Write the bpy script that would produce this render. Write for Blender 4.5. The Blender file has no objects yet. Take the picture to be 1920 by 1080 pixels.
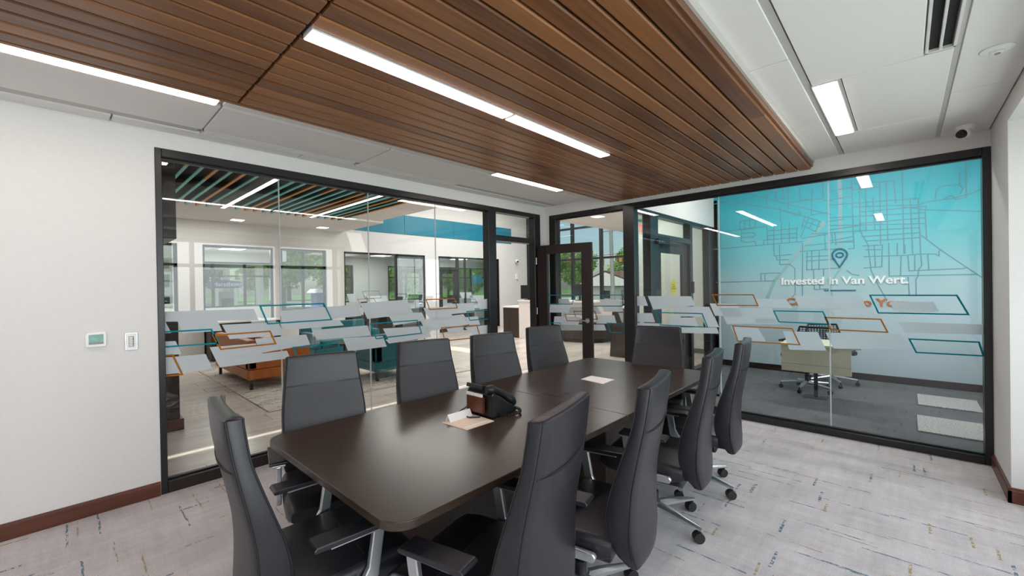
import bpy, bmesh, math, random
from math import sin, cos, pi, radians as rad
from mathutils import Vector, Matrix
random.seed(7)
SC = bpy.context.scene
C = SC.collection

# ------------------------------------------------------------------ camera, sky, sun, exposure
cam_d = bpy.data.cameras.new('camera'); cam = bpy.data.objects.new('camera', cam_d); C.objects.link(cam)
cam_d.sensor_width = 36; cam_d.lens = 788.1/1920*36; cam_d.clip_start = .03; cam_d.clip_end = 400
yaw, pit, rol = 0.752224, -0.0053406, -0.0163539
fw = Vector((-sin(yaw)*cos(pit), cos(yaw)*cos(pit), sin(pit)))
rt = Vector((cos(yaw), sin(yaw), 0)); up = rt.cross(fw)
r2 = rt*cos(rol)+up*sin(rol); u2 = -rt*sin(rol)+up*cos(rol)
cam.matrix_world = Matrix(((r2.x, u2.x, -fw.x, 0), (r2.y, u2.y, -fw.y, 0), (r2.z, u2.z, -fw.z, 1.5), (0, 0, 0, 1)))
SC.camera = cam

W = bpy.data.worlds.new('world'); SC.world = W; W.use_nodes = True
wn = W.node_tree; wn.nodes.clear()
sky = wn.nodes.new('ShaderNodeTexSky'); sky.sky_type = 'NISHITA'; sky.sun_disc = False
sky.sun_elevation = rad(52); sky.sun_rotation = rad(200); sky.air_density = 1.0; sky.dust_density = 1.5
bg = wn.nodes.new('ShaderNodeBackground'); bg.inputs[1].default_value = .15
wo = wn.nodes.new('ShaderNodeOutputWorld')
wn.links.new(sky.outputs[0], bg.inputs[0]); wn.links.new(bg.outputs[0], wo.inputs[0])
sun_d = bpy.data.lights.new('sun', 'SUN'); sun_d.energy = 5.2; sun_d.angle = rad(1.2); sun_d.color = (1, .95, .86)
sun = bpy.data.objects.new('sun', sun_d); C.objects.link(sun)
sun.rotation_euler = Vector((-.22, .30, -.93)).to_track_quat('-Z', 'Y').to_euler()

def area(name, loc, d, sx, sy, power, col):
    l = bpy.data.lights.new(name, 'AREA'); l.shape = 'RECTANGLE'; l.size = sx; l.size_y = sy; l.energy = power; l.color = col
    o = bpy.data.objects.new(name, l); C.objects.link(o); o.location = loc
    o.rotation_euler = Vector(d).to_track_quat('-Z', 'Y').to_euler(); return o
DAY = (.97, .94, 1.0); WARM = (1.0, .86, .72)
area('daylight_side_window', (1.5, -.75, 1.45), (-1, 0, 0), 3.5, 2.1, 160, DAY)
area('daylight_side_window', (1.5, 2.8, 1.45), (-1, 0, 0), 2.9, 2.1, 84, DAY)
area('office_window_fill', (1.9, 6.7, 1.6), (-1, 0, 0), 1.8, 1.4, 65, DAY)  # lamp added beyond the unseen office window to fill the office
area('office_fill', (-.6, 6.6, 3.46), (0, 0, -1), 2.4, .3, 78, (1, .97, .93))  # unseen fill lamp added to brighten the map wall
area('atrium_fill', (-8.2, 9.0, 4.5), (0, 0, -1), 4, 5, 290, (1, .97, .93))  # unseen lamp added high in the atrium to lighten the lobby
for q_ in ((-12.9, 3.0), (-12.9, 7.4), (-12.9, 11.0)): area('side_office_fill', (q_[0], q_[1], 2.58), (0, 0, -1), 1.4, .8, 42, (1, .99, .96))  # lamps added to brighten the side offices, in place of their daylight
area('passage_light', (-4.2, 8.0, 2.98), (0, 0, -1), 1.2, 2, 40, (1, .97, .93))
area('lobby_fill', (-7.2, 4.75, 3.09), (0, 0, -1), 3, .5, 60, (1, .95, .9))  # fill lamp added under the low soffit, no fixture there
area('lobby_fill', (-10.0, 1.0, 3.02), (0, 0, -1), .8, 3, 45, (1, .95, .9))  # second added fill lamp, brightens the strip before the far windows
SC.view_settings.view_transform = 'Standard'; SC.view_settings.look = 'None'
SC.view_settings.exposure = 0.03; SC.view_settings.gamma = 1; SC.view_settings.use_curve_mapping = False
cy = SC.cycles
cy.use_denoising = True; cy.max_bounces = 14; cy.diffuse_bounces = 5; cy.glossy_bounces = 5; cy.transparent_max_bounces = 24
cy.caustics_reflective = False; cy.caustics_refractive = False; cy.sample_clamp_indirect = 6

# ------------------------------------------------------------------ material helpers
def lin(h):
    if isinstance(h, str):
        v = [int(h[i:i+2], 16)/255 for i in (0, 2, 4)]
        return tuple(((c+.055)/1.055)**2.4 if c > .04045 else c/12.92 for c in v)+(1,)
    return tuple(h)+((1,) if len(h) == 3 else ())
class N:
    def __init__(s, name):
        s.m = bpy.data.materials.new(name); s.m.use_nodes = True; s.t = s.m.node_tree; s.t.nodes.clear()
        s.out = s.n('OutputMaterial')
    def n(s, ty, **k):
        x = s.t.nodes.new('ShaderNode'+ty)
        for a, b in k.items(): setattr(x, a, b)
        return x
    def l(s, a, b): s.t.links.new(a, b)
    def put(s, sock, v):
        if hasattr(v, 'is_linked') or hasattr(v, 'links'): s.l(v, sock)
        elif v is not None: sock.default_value = v
    def math(s, op, a, b=None, c=None, clamp=False):
        x = s.n('Math', operation=op); x.use_clamp = clamp
        for i, v in enumerate((a, b, c)):
            if v is not None: s.put(x.inputs[i], v)
        return x.outputs[0]
    def coord(s, which='Object', scale=(1, 1, 1)):
        tc = s.n('TexCoord'); mp = s.n('Mapping'); mp.inputs['Scale'].default_value = scale
        s.l(tc.outputs[which], mp.inputs[0]); return mp.outputs[0]
    def pos(s):
        g = s.n('NewGeometry'); sp = s.n('SeparateXYZ'); s.l(g.outputs['Position'], sp.inputs[0]); return sp.outputs
    def vec(s, x, y, z=0.0):
        c = s.n('CombineXYZ')
        for i, v in enumerate((x, y, z)): s.put(c.inputs[i], v)
        return c.outputs[0]
    def noise(s, v, sc, det=4, rough=.55):
        x = s.n('TexNoise'); x.inputs['Scale'].default_value = sc; x.inputs['Detail'].default_value = det; x.inputs['Roughness'].default_value = rough
        if v is not None: s.l(v, x.inputs['Vector'])
        return x.outputs[0]
    def ramp(s, f, stops):
        x = s.n('ValToRGB'); e = x.color_ramp.elements
        while len(e) < len(stops): e.new(.5)
        for i, (p, c) in enumerate(stops): e[i].position = p; e[i].color = lin(c)
        s.l(f, x.inputs[0]); return x.outputs[0]
    def mix(s, f, a, b, ty='MIX'):
        x = s.n('Mix', data_type='RGBA', blend_type=ty); s.put(x.inputs[0], f)
        s.put(x.inputs[6], a if not isinstance(a, str) else lin(a)); s.put(x.inputs[7], b if not isinstance(b, str) else lin(b)); return x.outputs[2]
    def bsdf(s, col, rough=.5, metal=0., spec=.5, bump=None, bs=.2, bd=.002, emit=None, es=0., coat=0., sheen=0.):
        p = s.n('BsdfPrincipled')
        s.put(p.inputs['Base Color'], lin(col) if isinstance(col, (str, tuple)) else col)
        s.put(p.inputs['Roughness'], rough); p.inputs['Metallic'].default_value = metal
        p.inputs['Specular IOR Level'].default_value = spec; p.inputs['Coat Weight'].default_value = coat; p.inputs['Sheen Weight'].default_value = sheen
        if emit is not None: p.inputs['Emission Color'].default_value = lin(emit); p.inputs['Emission Strength'].default_value = es
        if bump is not None:
            b = s.n('Bump'); b.inputs['Strength'].default_value = bs; b.inputs['Distance'].default_value = bd
            s.l(bump, b.inputs['Height']); s.l(b.outputs[0], p.inputs['Normal'])
        s.l(p.outputs[0], s.out.inputs[0]); return s.m
M = {}
def plain(name, col, rough=.5, metal=0., var=.06, sc=14., spec=.5, bump=.0, coat=0., sheen=0.):
    n = N(name); v = n.coord(); f = n.noise(v, sc)
    c = lin(col)[:3]
    a = tuple(max(0, x*(1-var)) for x in c); b = tuple(min(1, x*(1+var)) for x in c)
    n.bsdf(n.ramp(f, [(.3, a), (.7, b)]), rough, metal, spec, bump=f if bump else None, bs=bump, coat=coat, sheen=sheen)
    M[name] = n.m; return n.m
def emissive(name, col, st):
    n = N(name); f = n.noise(n.coord(), 3); e = n.n('Emission'); e.inputs[1].default_value = st
    n.l(n.ramp(f, [(0, lin(col)), (1, lin(col))]), e.inputs[0]); n.l(e.outputs[0], n.out.inputs[0]); M[name] = n.m
def glass(name, tint, k, rough=0.):
    n = N(name); t = n.n('BsdfTransparent'); t.inputs[0].default_value = lin(tint)
    g = n.n('BsdfGlossy'); g.inputs['Roughness'].default_value = rough; fr = n.n('Fresnel'); fr.inputs[0].default_value = 1.5
    ge = n.n('NewGeometry'); ff = n.math('SUBTRACT', 1., ge.outputs['Backfacing'])
    f = n.math('MULTIPLY', n.math('MULTIPLY', fr.outputs[0], k, clamp=True), ff)
    mx = n.n('MixShader'); n.l(f, mx.inputs[0]); n.l(t.outputs[0], mx.inputs[1]); n.l(g.outputs[0], mx.inputs[2]); n.l(mx.outputs[0], n.out.inputs[0]); M[name] = n.m
def film(name, col, op, tr=.5):
    n = N(name); v = n.coord(); f = n.noise(v, 220, 2)
    c = n.ramp(f, [(.3, tuple(x*.95 for x in lin(col)[:3])), (.7, lin(col)[:3])])
    d = n.n('BsdfDiffuse'); tl = n.n('BsdfTranslucent'); t = n.n('BsdfTransparent'); n.l(c, d.inputs[0]); n.l(c, tl.inputs[0])
    a = n.n('MixShader'); a.inputs[0].default_value = tr; n.l(d.outputs[0], a.inputs[1]); n.l(tl.outputs[0], a.inputs[2])
    b = n.n('MixShader'); b.inputs[0].default_value = op; n.l(t.outputs[0], b.inputs[1]); n.l(a.outputs[0], b.inputs[2]); n.l(b.outputs[0], n.out.inputs[0]); M[name] = n.m
def wood(name, c1, c2, rough, axis, obj_var=.3, fine=60., bump=.1, coat=0., wc='Object'):
    n = N(name); s = [fine, fine, fine]; s[axis] = fine*.035
    v = n.coord(wc, tuple(s)); g = n.noise(v, 1., 6, .6)
    s2 = [9., 9., 9.]; s2[axis] = .8
    g2 = n.noise(n.coord(wc, tuple(s2)), 1., 3)
    oi = n.n('ObjectInfo')
    f = n.math('ADD', n.math('MULTIPLY', g, .55), n.math('MULTIPLY', g2, .45))
    f = n.math('ADD', f, n.math('MULTIPLY', n.math('SUBTRACT', oi.outputs['Random'], .5), obj_var), clamp=True)
    n.bsdf(n.ramp(f, [(.25, c1), (.75, c2)]), rough, bump=g, bs=bump, bd=.001, coat=coat); M[name] = n.m

plain('wall_paint', 'dcdad8', .62, var=.015, sc=30, bump=.02)
plain('wall_shade', 'cfccc8', .65, var=.015, sc=30)
plain('cream_paint', 'dcd6cc', .6, var=.02)
plain('ceiling_white', 'e2dedb', .8, var=.02, sc=180, bump=.05)
plain('tee_white', 'b8b4b0', .55, var=.01)
plain('black_metal', '17171a', .32, metal=0., var=.1, spec=.6)
plain('black_void', '0a0807', .8, var=.1)
plain('white_plastic', 'ecebe9', .35, var=.01)
plain('steel', 'b9bcc0', .28, metal=1., var=.04, sc=40)
plain('alu', 'd3d5d8', .3, metal=.9, var=.03, sc=60)
plain('black_plastic', '141416', .38, var=.1)
plain('caster_black', '1d1e20', .5, var=.1)
plain('white_laminate', 'e6e0de', .4, var=.02)
plain('teal_panel', '0d7893', .45, var=.08, sc=90)
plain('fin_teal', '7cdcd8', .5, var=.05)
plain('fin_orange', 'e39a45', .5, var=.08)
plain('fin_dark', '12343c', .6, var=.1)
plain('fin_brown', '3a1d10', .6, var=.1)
plain('orange_leather', 'b4611c', .42, var=.12, sc=6, bump=.06)
plain('teal_fabric', '15636c', .85, var=.15, sc=160, bump=.3, sheen=.3)
plain('blue_plastic', '1d4f94', .45, var=.05)
plain('paper_white', 'f4f2f0', .7, var=.01)
plain('paper_tan', 'ecd8c6', .7, var=.03)
plain('red_paint', 'd8402a', .5); plain('amber_paint', 'd8a21c', .5); plain('yellow_sign', 'b8ae2c', .5)
plain('house_white', 'e2dfda', .8); plain('roof_brown', '5d4538', .9, var=.2, sc=8); plain('brick_tan', 'b08a72', .9, var=.15, sc=20)
plain('car_white', 'd9dcdf', .25, coat=.5); plain('car_dark', '23262a', .25, coat=.5); plain('car_glass', '101417', .1)
plain('concrete', 'b5b1a9', .9, var=.08, sc=5); plain('asphalt', '6d6c6b', .95, var=.12, sc=9); plain('grass', '4f7432', .95, var=.3, sc=3)
plain('bark', '5b4a3c', .9, var=.2, sc=12); plain('pole_grey', '9c9a94', .8, var=.08)
plain('panel_grey', '9b9997', .95, var=.5, sc=70, bump=.5, sheen=.2)
plain('cream_laminate', 'cfcbb4', .45, var=.02)
plain('mesh_black', '101112', .7, var=.2, sc=90)
plain('screen_green', '6ea597', .25, var=.2, sc=60); plain('mid_grey', '8d8d8f', .5)
plain('print_grey', '5e929f', .6, var=.03); plain('print_road', '86b0ba', .6, var=.03); plain('print_blue', '04607f', .5, var=.03); plain('print_white', 'eef0f4', .5, var=.01); plain('print_orange', 'b9682b', .5, var=.03)
plain('outline_teal', '1c98a6', .5, var=.03); plain('outline_orange', 'b87a2e', .5, var=.03)
plain('stitch', '0c0c0e', .6); plain('lamp_trim', 'd6d3d0', .5)
plain('rug_back', 'bdb2a4', .95)
emissive('lamp_on', (1., .85, .80), 18)
emissive('lamp_lobby', (1., .93, .88), 6.)
emissive('exit_red', (1., .10, .05), 2.2)
emissive('screen_lit', (.25, .5, .8), .5)
glass('glass_clear', (.955, .97, .965), 2.1)
glass('glass_far', (.90, .95, .935), 1.6)
film('frost', 'e6ecf0', .86, .5)
film('frost_blue', 'dbe6ec', .80, .5)
film('joint_clear', 'e4ecee', .6, .4)
film('tint_teal', '1c98a6', 1., .3); film('tint_orange', 'bf7c2e', 1., .3)
wood('slat_wood', '54301a', '97633a', .36, 1, .30, 55)
wood('trim_wood', '3a1c12', '6d3a24', .38, 1, .1, 60)
wood('table_wood', '291f1b', '46382f', .27, 1, .0, 70, bump=.05)
wood('door_wood', '16100f', '2a1e1b', .35, 2, .1, 60)
wood('dark_laminate', '241a16', '43332b', .4, 2, .1, 60)

# leather: fine pebble
n = N('leather'); v = n.coord(); vo = n.n('TexVoronoi'); vo.inputs['Scale'].default_value = 420; n.l(v, vo.inputs[0])
n.bsdf(n.ramp(n.noise(v, 5), [(.3, '1c1b20'), (.7, '242329')]), .37, bump=vo.outputs[0], bs=.25, bd=.0006); M['leather'] = n.m
# leaves
n = N('leaves'); oi = n.n('ObjectInfo'); f = n.math('ADD', n.math('MULTIPLY', n.noise(n.coord(), 1.3), .75), n.math('MULTIPLY', oi.outputs['Random'], .25))
cc = n.ramp(f, [(.3, '44702a'), (.55, '7fa840'), (.8, 'b9cc5c')]); d = n.n('BsdfDiffuse'); tl = n.n('BsdfTranslucent'); n.l(cc, d.inputs[0]); n.l(cc, tl.inputs[0])
mx = n.n('MixShader'); mx.inputs[0].default_value = .4; n.l(d.outputs[0], mx.inputs[1]); n.l(tl.outputs[0], mx.inputs[2]); n.l(mx.outputs[0], n.out.inputs[0]); M['leaves'] = n.m

def streaks(n, U, V, w, ln, thr, seed):
    """short woven dashes: cells w wide, ln long, a share (1-thr) of them on"""
    vc = n.math('FLOOR', n.math('DIVIDE', V, w))
    wn0 = n.n('TexWhiteNoise', noise_dimensions='2D'); n.l(n.vec(vc, seed), wn0.inputs['Vector'])
    uc = n.math('FLOOR', n.math('ADD', n.math('DIVIDE', U, ln), n.math('MULTIPLY', wn0.outputs['Value'], 7.)))
    w2 = n.n('TexWhiteNoise', noise_dimensions='3D'); n.l(n.vec(vc, uc, seed), w2.inputs['Vector'])
    on = n.math('GREATER_THAN', w2.outputs['Value'], thr)
    return on
def carpet(name, base, base2, dashes, grid=True, fs=210):
    n = N(name); x, y, z = n.pos()
    P2 = n.vec(x, y)
    fine = n.noise(P2, fs, 3, .7); cloud = n.noise(P2, 3.0, 3)
    f = n.math('ADD', n.math('MULTIPLY', fine, .65), n.math('MULTIPLY', cloud, .25))
    if grid:   # woven rectangles: soft bands both ways
        for U, V, sd in ((x, y, 3.), (y, x, 8.)):
            f = n.math('ADD', f, n.math('MULTIPLY', n.math('SUBTRACT', n.noise(n.vec(n.math('MULTIPLY', U, 3.), n.math('MULTIPLY', V, 20.), sd), 1., 3, .6), .45), .16))
    c = n.ramp(f, [(.27, base), (.60, base2)])
    wob = n.math('MULTIPLY', n.math('SUBTRACT', n.noise(P2, 9, 2), .5), .012)
    for U, V, w, ln, thr, sd, col in dashes:
        Us, Vs = (x, y) if U == 'x' else (y, x)
        s = streaks(n, Us, n.math('ADD', Vs, wob), w, ln, thr, sd)
        k = 16. if U == 'x' else 42.
        rag = n.math('GREATER_THAN', n.noise(n.vec(n.math('MULTIPLY', Us, k), n.math('MULTIPLY', Vs, 90. if U == 'x' else 28.), sd), 1., 3, .7), .49)
        c = n.mix(n.math('MULTIPLY', n.math('MULTIPLY', s, rag), .85), c, col)
    n.bsdf(c, .95, spec=.15, bump=fine, bs=.8, bd=.005, sheen=.15); M[name] = n.m
carpet('carpet_light', '938f92', 'd8d2d3', [('x', 'y', .011, .36, .985, 1., '2a5b73'), ('x', 'y', .009, .27, .987, 2., '97803f'), ('y', 'x', .015, .17, .992, 3., '2a5b73'), ('y', 'x', .013, .14, .994, 4., '97803f')])
carpet('carpet_dark', '2c2e32', '66696e', [('y', 'x', .012, .12, .99, 12., '17181b')], grid=True)
carpet('rug_pattern', 'c2b6a8', 'e2d9cd', [('y', 'x', .022, .16, .80, 21., '4c5a62'), ('y', 'x', .022, .14, .92, 22., 'a3843f'), ('y', 'x', .03, .3, .88, 23., '8f8478')], grid=False)
n = N('floor_tile'); oi = n.n('ObjectInfo'); x, y, z = n.pos()
g = n.noise(n.vec(n.math('MULTIPLY', x, 14.), n.math('MULTIPLY', y, 1.4)), 1., 5)
f = n.math('ADD', n.math('MULTIPLY', g, .8), n.math('MULTIPLY', oi.outputs['Random'], .25))
n.bsdf(n.ramp(f, [(.3, 'bfb2a7'), (.75, 'ded4cb')]), .26, bump=g, bs=.03); M['floor_tile'] = n.m
plain('grout', '7d7168', .8)
# mural gradient: printed teal fading to pale blue (a printed wall covering)
n = N('mural_print'); x, y, z = n.pos(); zz = n.math('ADD', n.math('DIVIDE', z, 3.1), n.math('MULTIPLY', n.math('SUBTRACT', n.noise(n.vec(x, z), .9, 2), .5), .16))
n.bsdf(n.ramp(zz, [(.28, 'b3c8d2'), (.46, 'a3c4cc'), (.62, '72bcc6'), (.78, '45b6c6'), (.95, '27a9bd')]), .5); M['mural_print'] = n.m

# ------------------------------------------------------------------ mesh helpers
class MB:
    def __init__(s): s.v = []; s.f = []; s.sm = []
    def add(s, v, f, smooth=False):
        b = len(s.v); s.v += [tuple(p) for p in v]; s.f += [tuple(i+b for i in q) for q in f]; s.sm += [smooth]*len(f); return s
    def box(s, x0, y0, z0, x1, y1, z1):
        x0, x1 = sorted((x0, x1)); y0, y1 = sorted((y0, y1)); z0, z1 = sorted((z0, z1))
        return s.add([(x0, y0, z0), (x1, y0, z0), (x1, y1, z0), (x0, y1, z0), (x0, y0, z1), (x1, y0, z1), (x1, y1, z1), (x0, y1, z1)],
                     [(0, 3, 2, 1), (4, 5, 6, 7), (0, 1, 5, 4), (1, 2, 6, 5), (2, 3, 7, 6), (3, 0, 4, 7)])
    def prism(s, poly, a, b, axis=2, smooth=False):
        """poly: 2D points; extruded along axis from a to b"""
        def P(p, h):
            return (p[0], p[1], h) if axis == 2 else ((p[0], h, p[1]) if axis == 1 else (h, p[0], p[1]))
        m = len(poly); v = [P(p, a) for p in poly]+[P(p, b) for p in poly]
        ar = sum(poly[i][0]*poly[(i+1) % m][1]-poly[(i+1) % m][0]*poly[i][1] for i in range(m))
        fl = (ar > 0) ^ (b < a) ^ (axis == 1)
        f = [tuple(range(m))[::-1], tuple(range(m, 2*m))]+[(i, (i+1) % m, (i+1) % m+m, i+m) for i in range(m)]
        if not fl: f = [q[::-1] for q in f]
        k = len(s.f); s.add(v, f)
        if smooth: s.sm[k+2:] = [True]*(len(f)-2)
        return s
    def cyl(s, p0, p1, r0, r1=None, n=14, caps=True):
        return s.tube([p0, p1], [r0, r0 if r1 is None else r1], n, caps)
    def tube(s, pts, r, n=8, caps=True, closed=False, flat=1.):
        pts = [Vector(p) for p in pts]; m = len(pts)
        if not isinstance(r, (list, tuple)): r = [r]*m
        v = []; pu = None
        for i, p in enumerate(pts):
            t = (pts[(i+1) % m]-pts[i-1]) if (closed or 0 < i < m-1) else (pts[1]-pts[0] if i == 0 else pts[-1]-pts[-2])
            t.normalize()
            if pu is None:
                a = Vector((0, 0, 1)) if abs(t.z) < .9 else Vector((1, 0, 0)); pu = t.cross(a).normalized()
            pu = (pu-t*pu.dot(t)).normalized(); w = t.cross(pu)
            v += [p+(pu*cos(2*pi*k/n)+w*sin(2*pi*k/n)*flat)*r[i] for k in range(n)]
        f = []
        for i in range(m if closed else m-1):
            j = (i+1) % m
            f += [(i*n+k, i*n+(k+1) % n, j*n+(k+1) % n, j*n+k) for k in range(n)]
        s.add(v, f, True)
        if caps and not closed: s.add([v[k] for k in range(n)][::-1], [tuple(range(n))]); s.add(v[-n:], [tuple(range(n))])
        return s
    def loft(s, rings, smooth=True, caps=True):
        n = len(rings[0]); v = [p for r in rings for p in r]
        f = [(i*n+k, i*n+(k+1) % n, (i+1)*n+(k+1) % n, (i+1)*n+k) for i in range(len(rings)-1) for k in range(n)]
        s.add(v, f, smooth)
        if caps: s.add(rings[0][::-1], [tuple(range(n))], smooth); s.add(rings[-1], [tuple(range(n))], smooth)
        return s
    def sphere(s, c, rx, ry, rz, n=12, m=8, top=1., bot=-1.):
        c = Vector(c); rings = []
        for i in range(m+1):
            a = -pi/2+pi*i/m; zz = max(bot, min(top, sin(a)))
            q = math.sqrt(max(0.0001, 1-zz*zz)) if abs(sin(a)-zz) < 1e-6 else 0.001
            rings.append([c+Vector((rx*q*cos(2*pi*k/n), ry*q*sin(2*pi*k/n), rz*zz)) for k in range(n)])
        return s.loft(rings)
    def mesh(s, name, m, loc=(0, 0, 0), auto=35):
        me = bpy.data.meshes.new(name); L = Vector(loc)
        me.from_pydata([tuple(Vector(p)-L) for p in s.v], [], s.f); me.materials.append(M[m])
        me.polygons.foreach_set('use_smooth', s.sm)
        if len(s.f) < 6000:
            bm = bmesh.new(); bm.from_mesh(me); bmesh.ops.recalc_face_normals(bm, faces=bm.faces); bm.to_mesh(me); bm.free()
        if any(s.sm): me.set_sharp_from_angle(angle=rad(auto))
        me.update(); return me
    def build(s, name, m, parent=None, bevel=0, seg=2, label=None, cat=None, group=None, kind=None):
        if parent is not None: loc = Vector(parent.get('_o', (0, 0, 0)))
        else:
            mn = [min(p[i] for p in s.v) for i in range(3)]; mx_ = [max(p[i] for p in s.v) for i in range(3)]
            loc = Vector(((mn[0]+mx_[0])/2, (mn[1]+mx_[1])/2, mn[2]))
        o = bpy.data.objects.new(name, s.mesh(name, m, loc)); C.objects.link(o)
        if parent is not None: o.parent = parent; o['_o'] = tuple(loc)
        else: o.location = loc; o['_o'] = tuple(loc)
        if bevel:
            b = o.modifiers.new('bevel', 'BEVEL'); b.width = bevel; b.segments = seg; b.limit_method = 'ANGLE'; b.angle_limit = rad(40)
        if parent is not None and parent.get('_o') is not None and parent.type == 'MESH': o.location = (0, 0, 0)
        return tag(o, label, cat, group, kind)
def tag(o, label=None, cat=None, group=None, kind=None):
    if label: o['label'] = label
    if cat: o['category'] = cat
    if group: o['group'] = group
    if kind: o['kind'] = kind
    return o
def B(*a): return MB().box(*a)
def thing(name, loc, label=None, cat=None, group=None, kind=None):
    o = bpy.data.objects.new(name, None); o.empty_display_size = .1; C.objects.link(o); o.location = loc; o['_o'] = tuple(loc)
    return tag(o, label, cat, group, kind)
def dup(root, loc, rz=0, label=None, group=None, scale=None):
    def cp(o, par):
        c = o.copy(); C.objects.link(c)
        if par is not None: c.parent = par
        for ch in list(o.children): cp(ch, c)
        return c
    r = cp(root, None); r.location = loc; r.rotation_euler = (0, 0, rz)
    if scale: r.scale = (scale,)*3
    if label: r['label'] = label
    if group: r['group'] = group
    return r
def text(body, size, m, depth, name='lettering', bold=0., parent=None, mat_world=None, align='LEFT', space=1.):
    cu = bpy.data.curves.new(name, 'FONT'); cu.body = body; cu.size = size; cu.extrude = depth/2; cu.offset = bold; cu.align_x = align; cu.space_character = space
    tmp = bpy.data.objects.new('tmp', cu); C.objects.link(tmp)
    dg = bpy.context.evaluated_depsgraph_get(); me = bpy.data.meshes.new_from_object(tmp.evaluated_get(dg)); bpy.data.objects.remove(tmp)
    me.name = name; me.materials.clear(); me.materials.append(M[m]); me.transform(mat_world)
    if parent is not None: me.transform(Matrix.Translation(-Vector(parent['_o'])))
    o = bpy.data.objects.new(name, me); C.objects.link(o)
    if parent is not None: o.parent = parent; o['_o'] = tuple(parent['_o'])
    return o
def frame_mat(org, xa, ya):
    xa = Vector(xa); ya = Vector(ya); za = xa.cross(ya)
    return Matrix(((xa.x, ya.x, za.x, org[0]), (xa.y, ya.y, za.y, org[1]), (xa.z, ya.z, za.z, org[2]), (0, 0, 0, 1)))
def outline(poly, w):
    """inset closed outline of a convex polygon (2D) -> list of quads"""
    m = len(poly); P = [Vector(p) for p in poly]; ar = sum(P[i].x*P[(i+1) % m].y-P[(i+1) % m].x*P[i].y for i in range(m)); sg = 1 if ar > 0 else -1
    ins = []
    for i in range(m):
        a, b, c = P[i-1], P[i], P[(i+1) % m]; d1 = (b-a).normalized(); d2 = (c-b).normalized()
        n1 = Vector((-d1.y, d1.x))*sg; n2 = Vector((-d2.y, d2.x))*sg; k = n1+n2; k = k/max(.3, k.length_squared)*2
        ins.append(b+k*w)
    return [(P[i], P[(i+1) % m], ins[(i+1) % m], ins[i]) for i in range(m)]
# ------------------------------------------------------------------ data measured on the glass and on the mural
FILM_LEFT=[('F',[(0.507,1.349),(1.114,1.338),(1.149,1.238),(0.506,1.273)]),
('F',[(0.506,1.275),(0.523,1.274),(0.557,1.185),(0.505,1.186)]),
('F',[(0.594,1.276),(0.848,1.266),(0.882,1.172),(0.626,1.176)]),
('F',[(0.881,1.221),(1.304,1.212),(1.342,1.093),(0.932,1.099)]),
('F',[(0.504,1.125),(0.582,1.120),(0.617,1.016),(0.502,1.019)]),
('F',[(0.566,1.002),(0.769,0.997),(0.811,0.873),(0.616,0.876)]),
('F',[(0.504,1.007),(0.566,1.002),(0.607,0.872),(0.502,0.877)]),
('F',[(0.795,1.048),(1.121,1.042),(1.173,0.944),(0.831,0.950)]),
('F',[(0.831,0.950),(1.369,0.950),(1.397,0.879),(0.862,0.875)]),
('F',[(1.118,1.082),(1.538,1.079),(1.573,0.982),(1.153,0.954)]),
('F',[(1.299,1.310),(2.029,1.335),(2.084,1.218),(1.354,1.192)]),
('F',[(1.315,1.195),(1.845,1.199),(1.896,1.136),(1.358,1.135)]),
('F',[(1.593,1.114),(2.147,1.115),(2.184,1.006),(1.632,1.017)]),
('F',[(1.885,1.009),(2.320,0.987),(2.365,0.871),(1.939,0.870)]),
('F',[(2.070,1.347),(2.623,1.363),(2.704,1.203),(2.148,1.181)]),
('F',[(2.378,1.228),(2.819,1.210),(2.869,1.116),(2.457,1.090)]),
('F',[(2.842,1.260),(3.191,1.258),(3.287,1.109),(2.936,1.114)]),
('F',[(2.795,1.124),(3.442,1.152),(3.545,1.016),(2.873,0.982)]),
('F',[(3.441,1.112),(3.685,1.110),(3.720,0.998),(3.545,1.003)]),
('F',[(2.322,1.067),(2.889,1.049),(2.948,0.969),(2.383,0.946)]),
('F',[(2.351,0.944),(2.922,0.968),(2.947,0.913),(2.395,0.899)]),
('F',[(3.183,1.291),(3.606,1.287),(3.640,1.168),(3.230,1.165)]),
('F',[(3.680,1.326),(3.911,1.332),(3.908,1.199),(3.715,1.199)]),
('F',[(3.169,0.994),(3.430,0.999),(3.445,0.930),(3.200,0.937)]),
('F',[(3.455,0.983),(3.884,0.983),(3.900,0.856),(3.633,0.865)]),
('T',[(0.505,1.202),(0.811,1.196),(0.863,1.068),(0.503,1.078)]),
('T',[(1.152,1.367),(1.708,1.365),(1.784,1.195),(1.212,1.197)]),
('T',[(1.412,0.978),(1.834,0.970),(1.879,0.868),(1.451,0.879)]),
('T',[(2.171,1.134),(2.757,1.131),(2.817,0.966),(2.237,0.962)]),
('T',[(3.486,1.188),(3.909,1.187),(3.906,1.057),(3.539,1.062)]),
('O',[(0.810,1.147),(1.237,1.143),(1.285,1.018),(0.866,1.017)]),
('O',[(0.505,1.023),(0.566,1.023),(0.626,0.853),(0.502,0.859)]),
('O',[(2.871,1.361),(3.299,1.360),(3.349,1.230),(2.920,1.234)]),
('O',[(3.084,1.014),(3.665,1.002),(3.730,0.829),(3.139,0.842)])]
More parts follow.
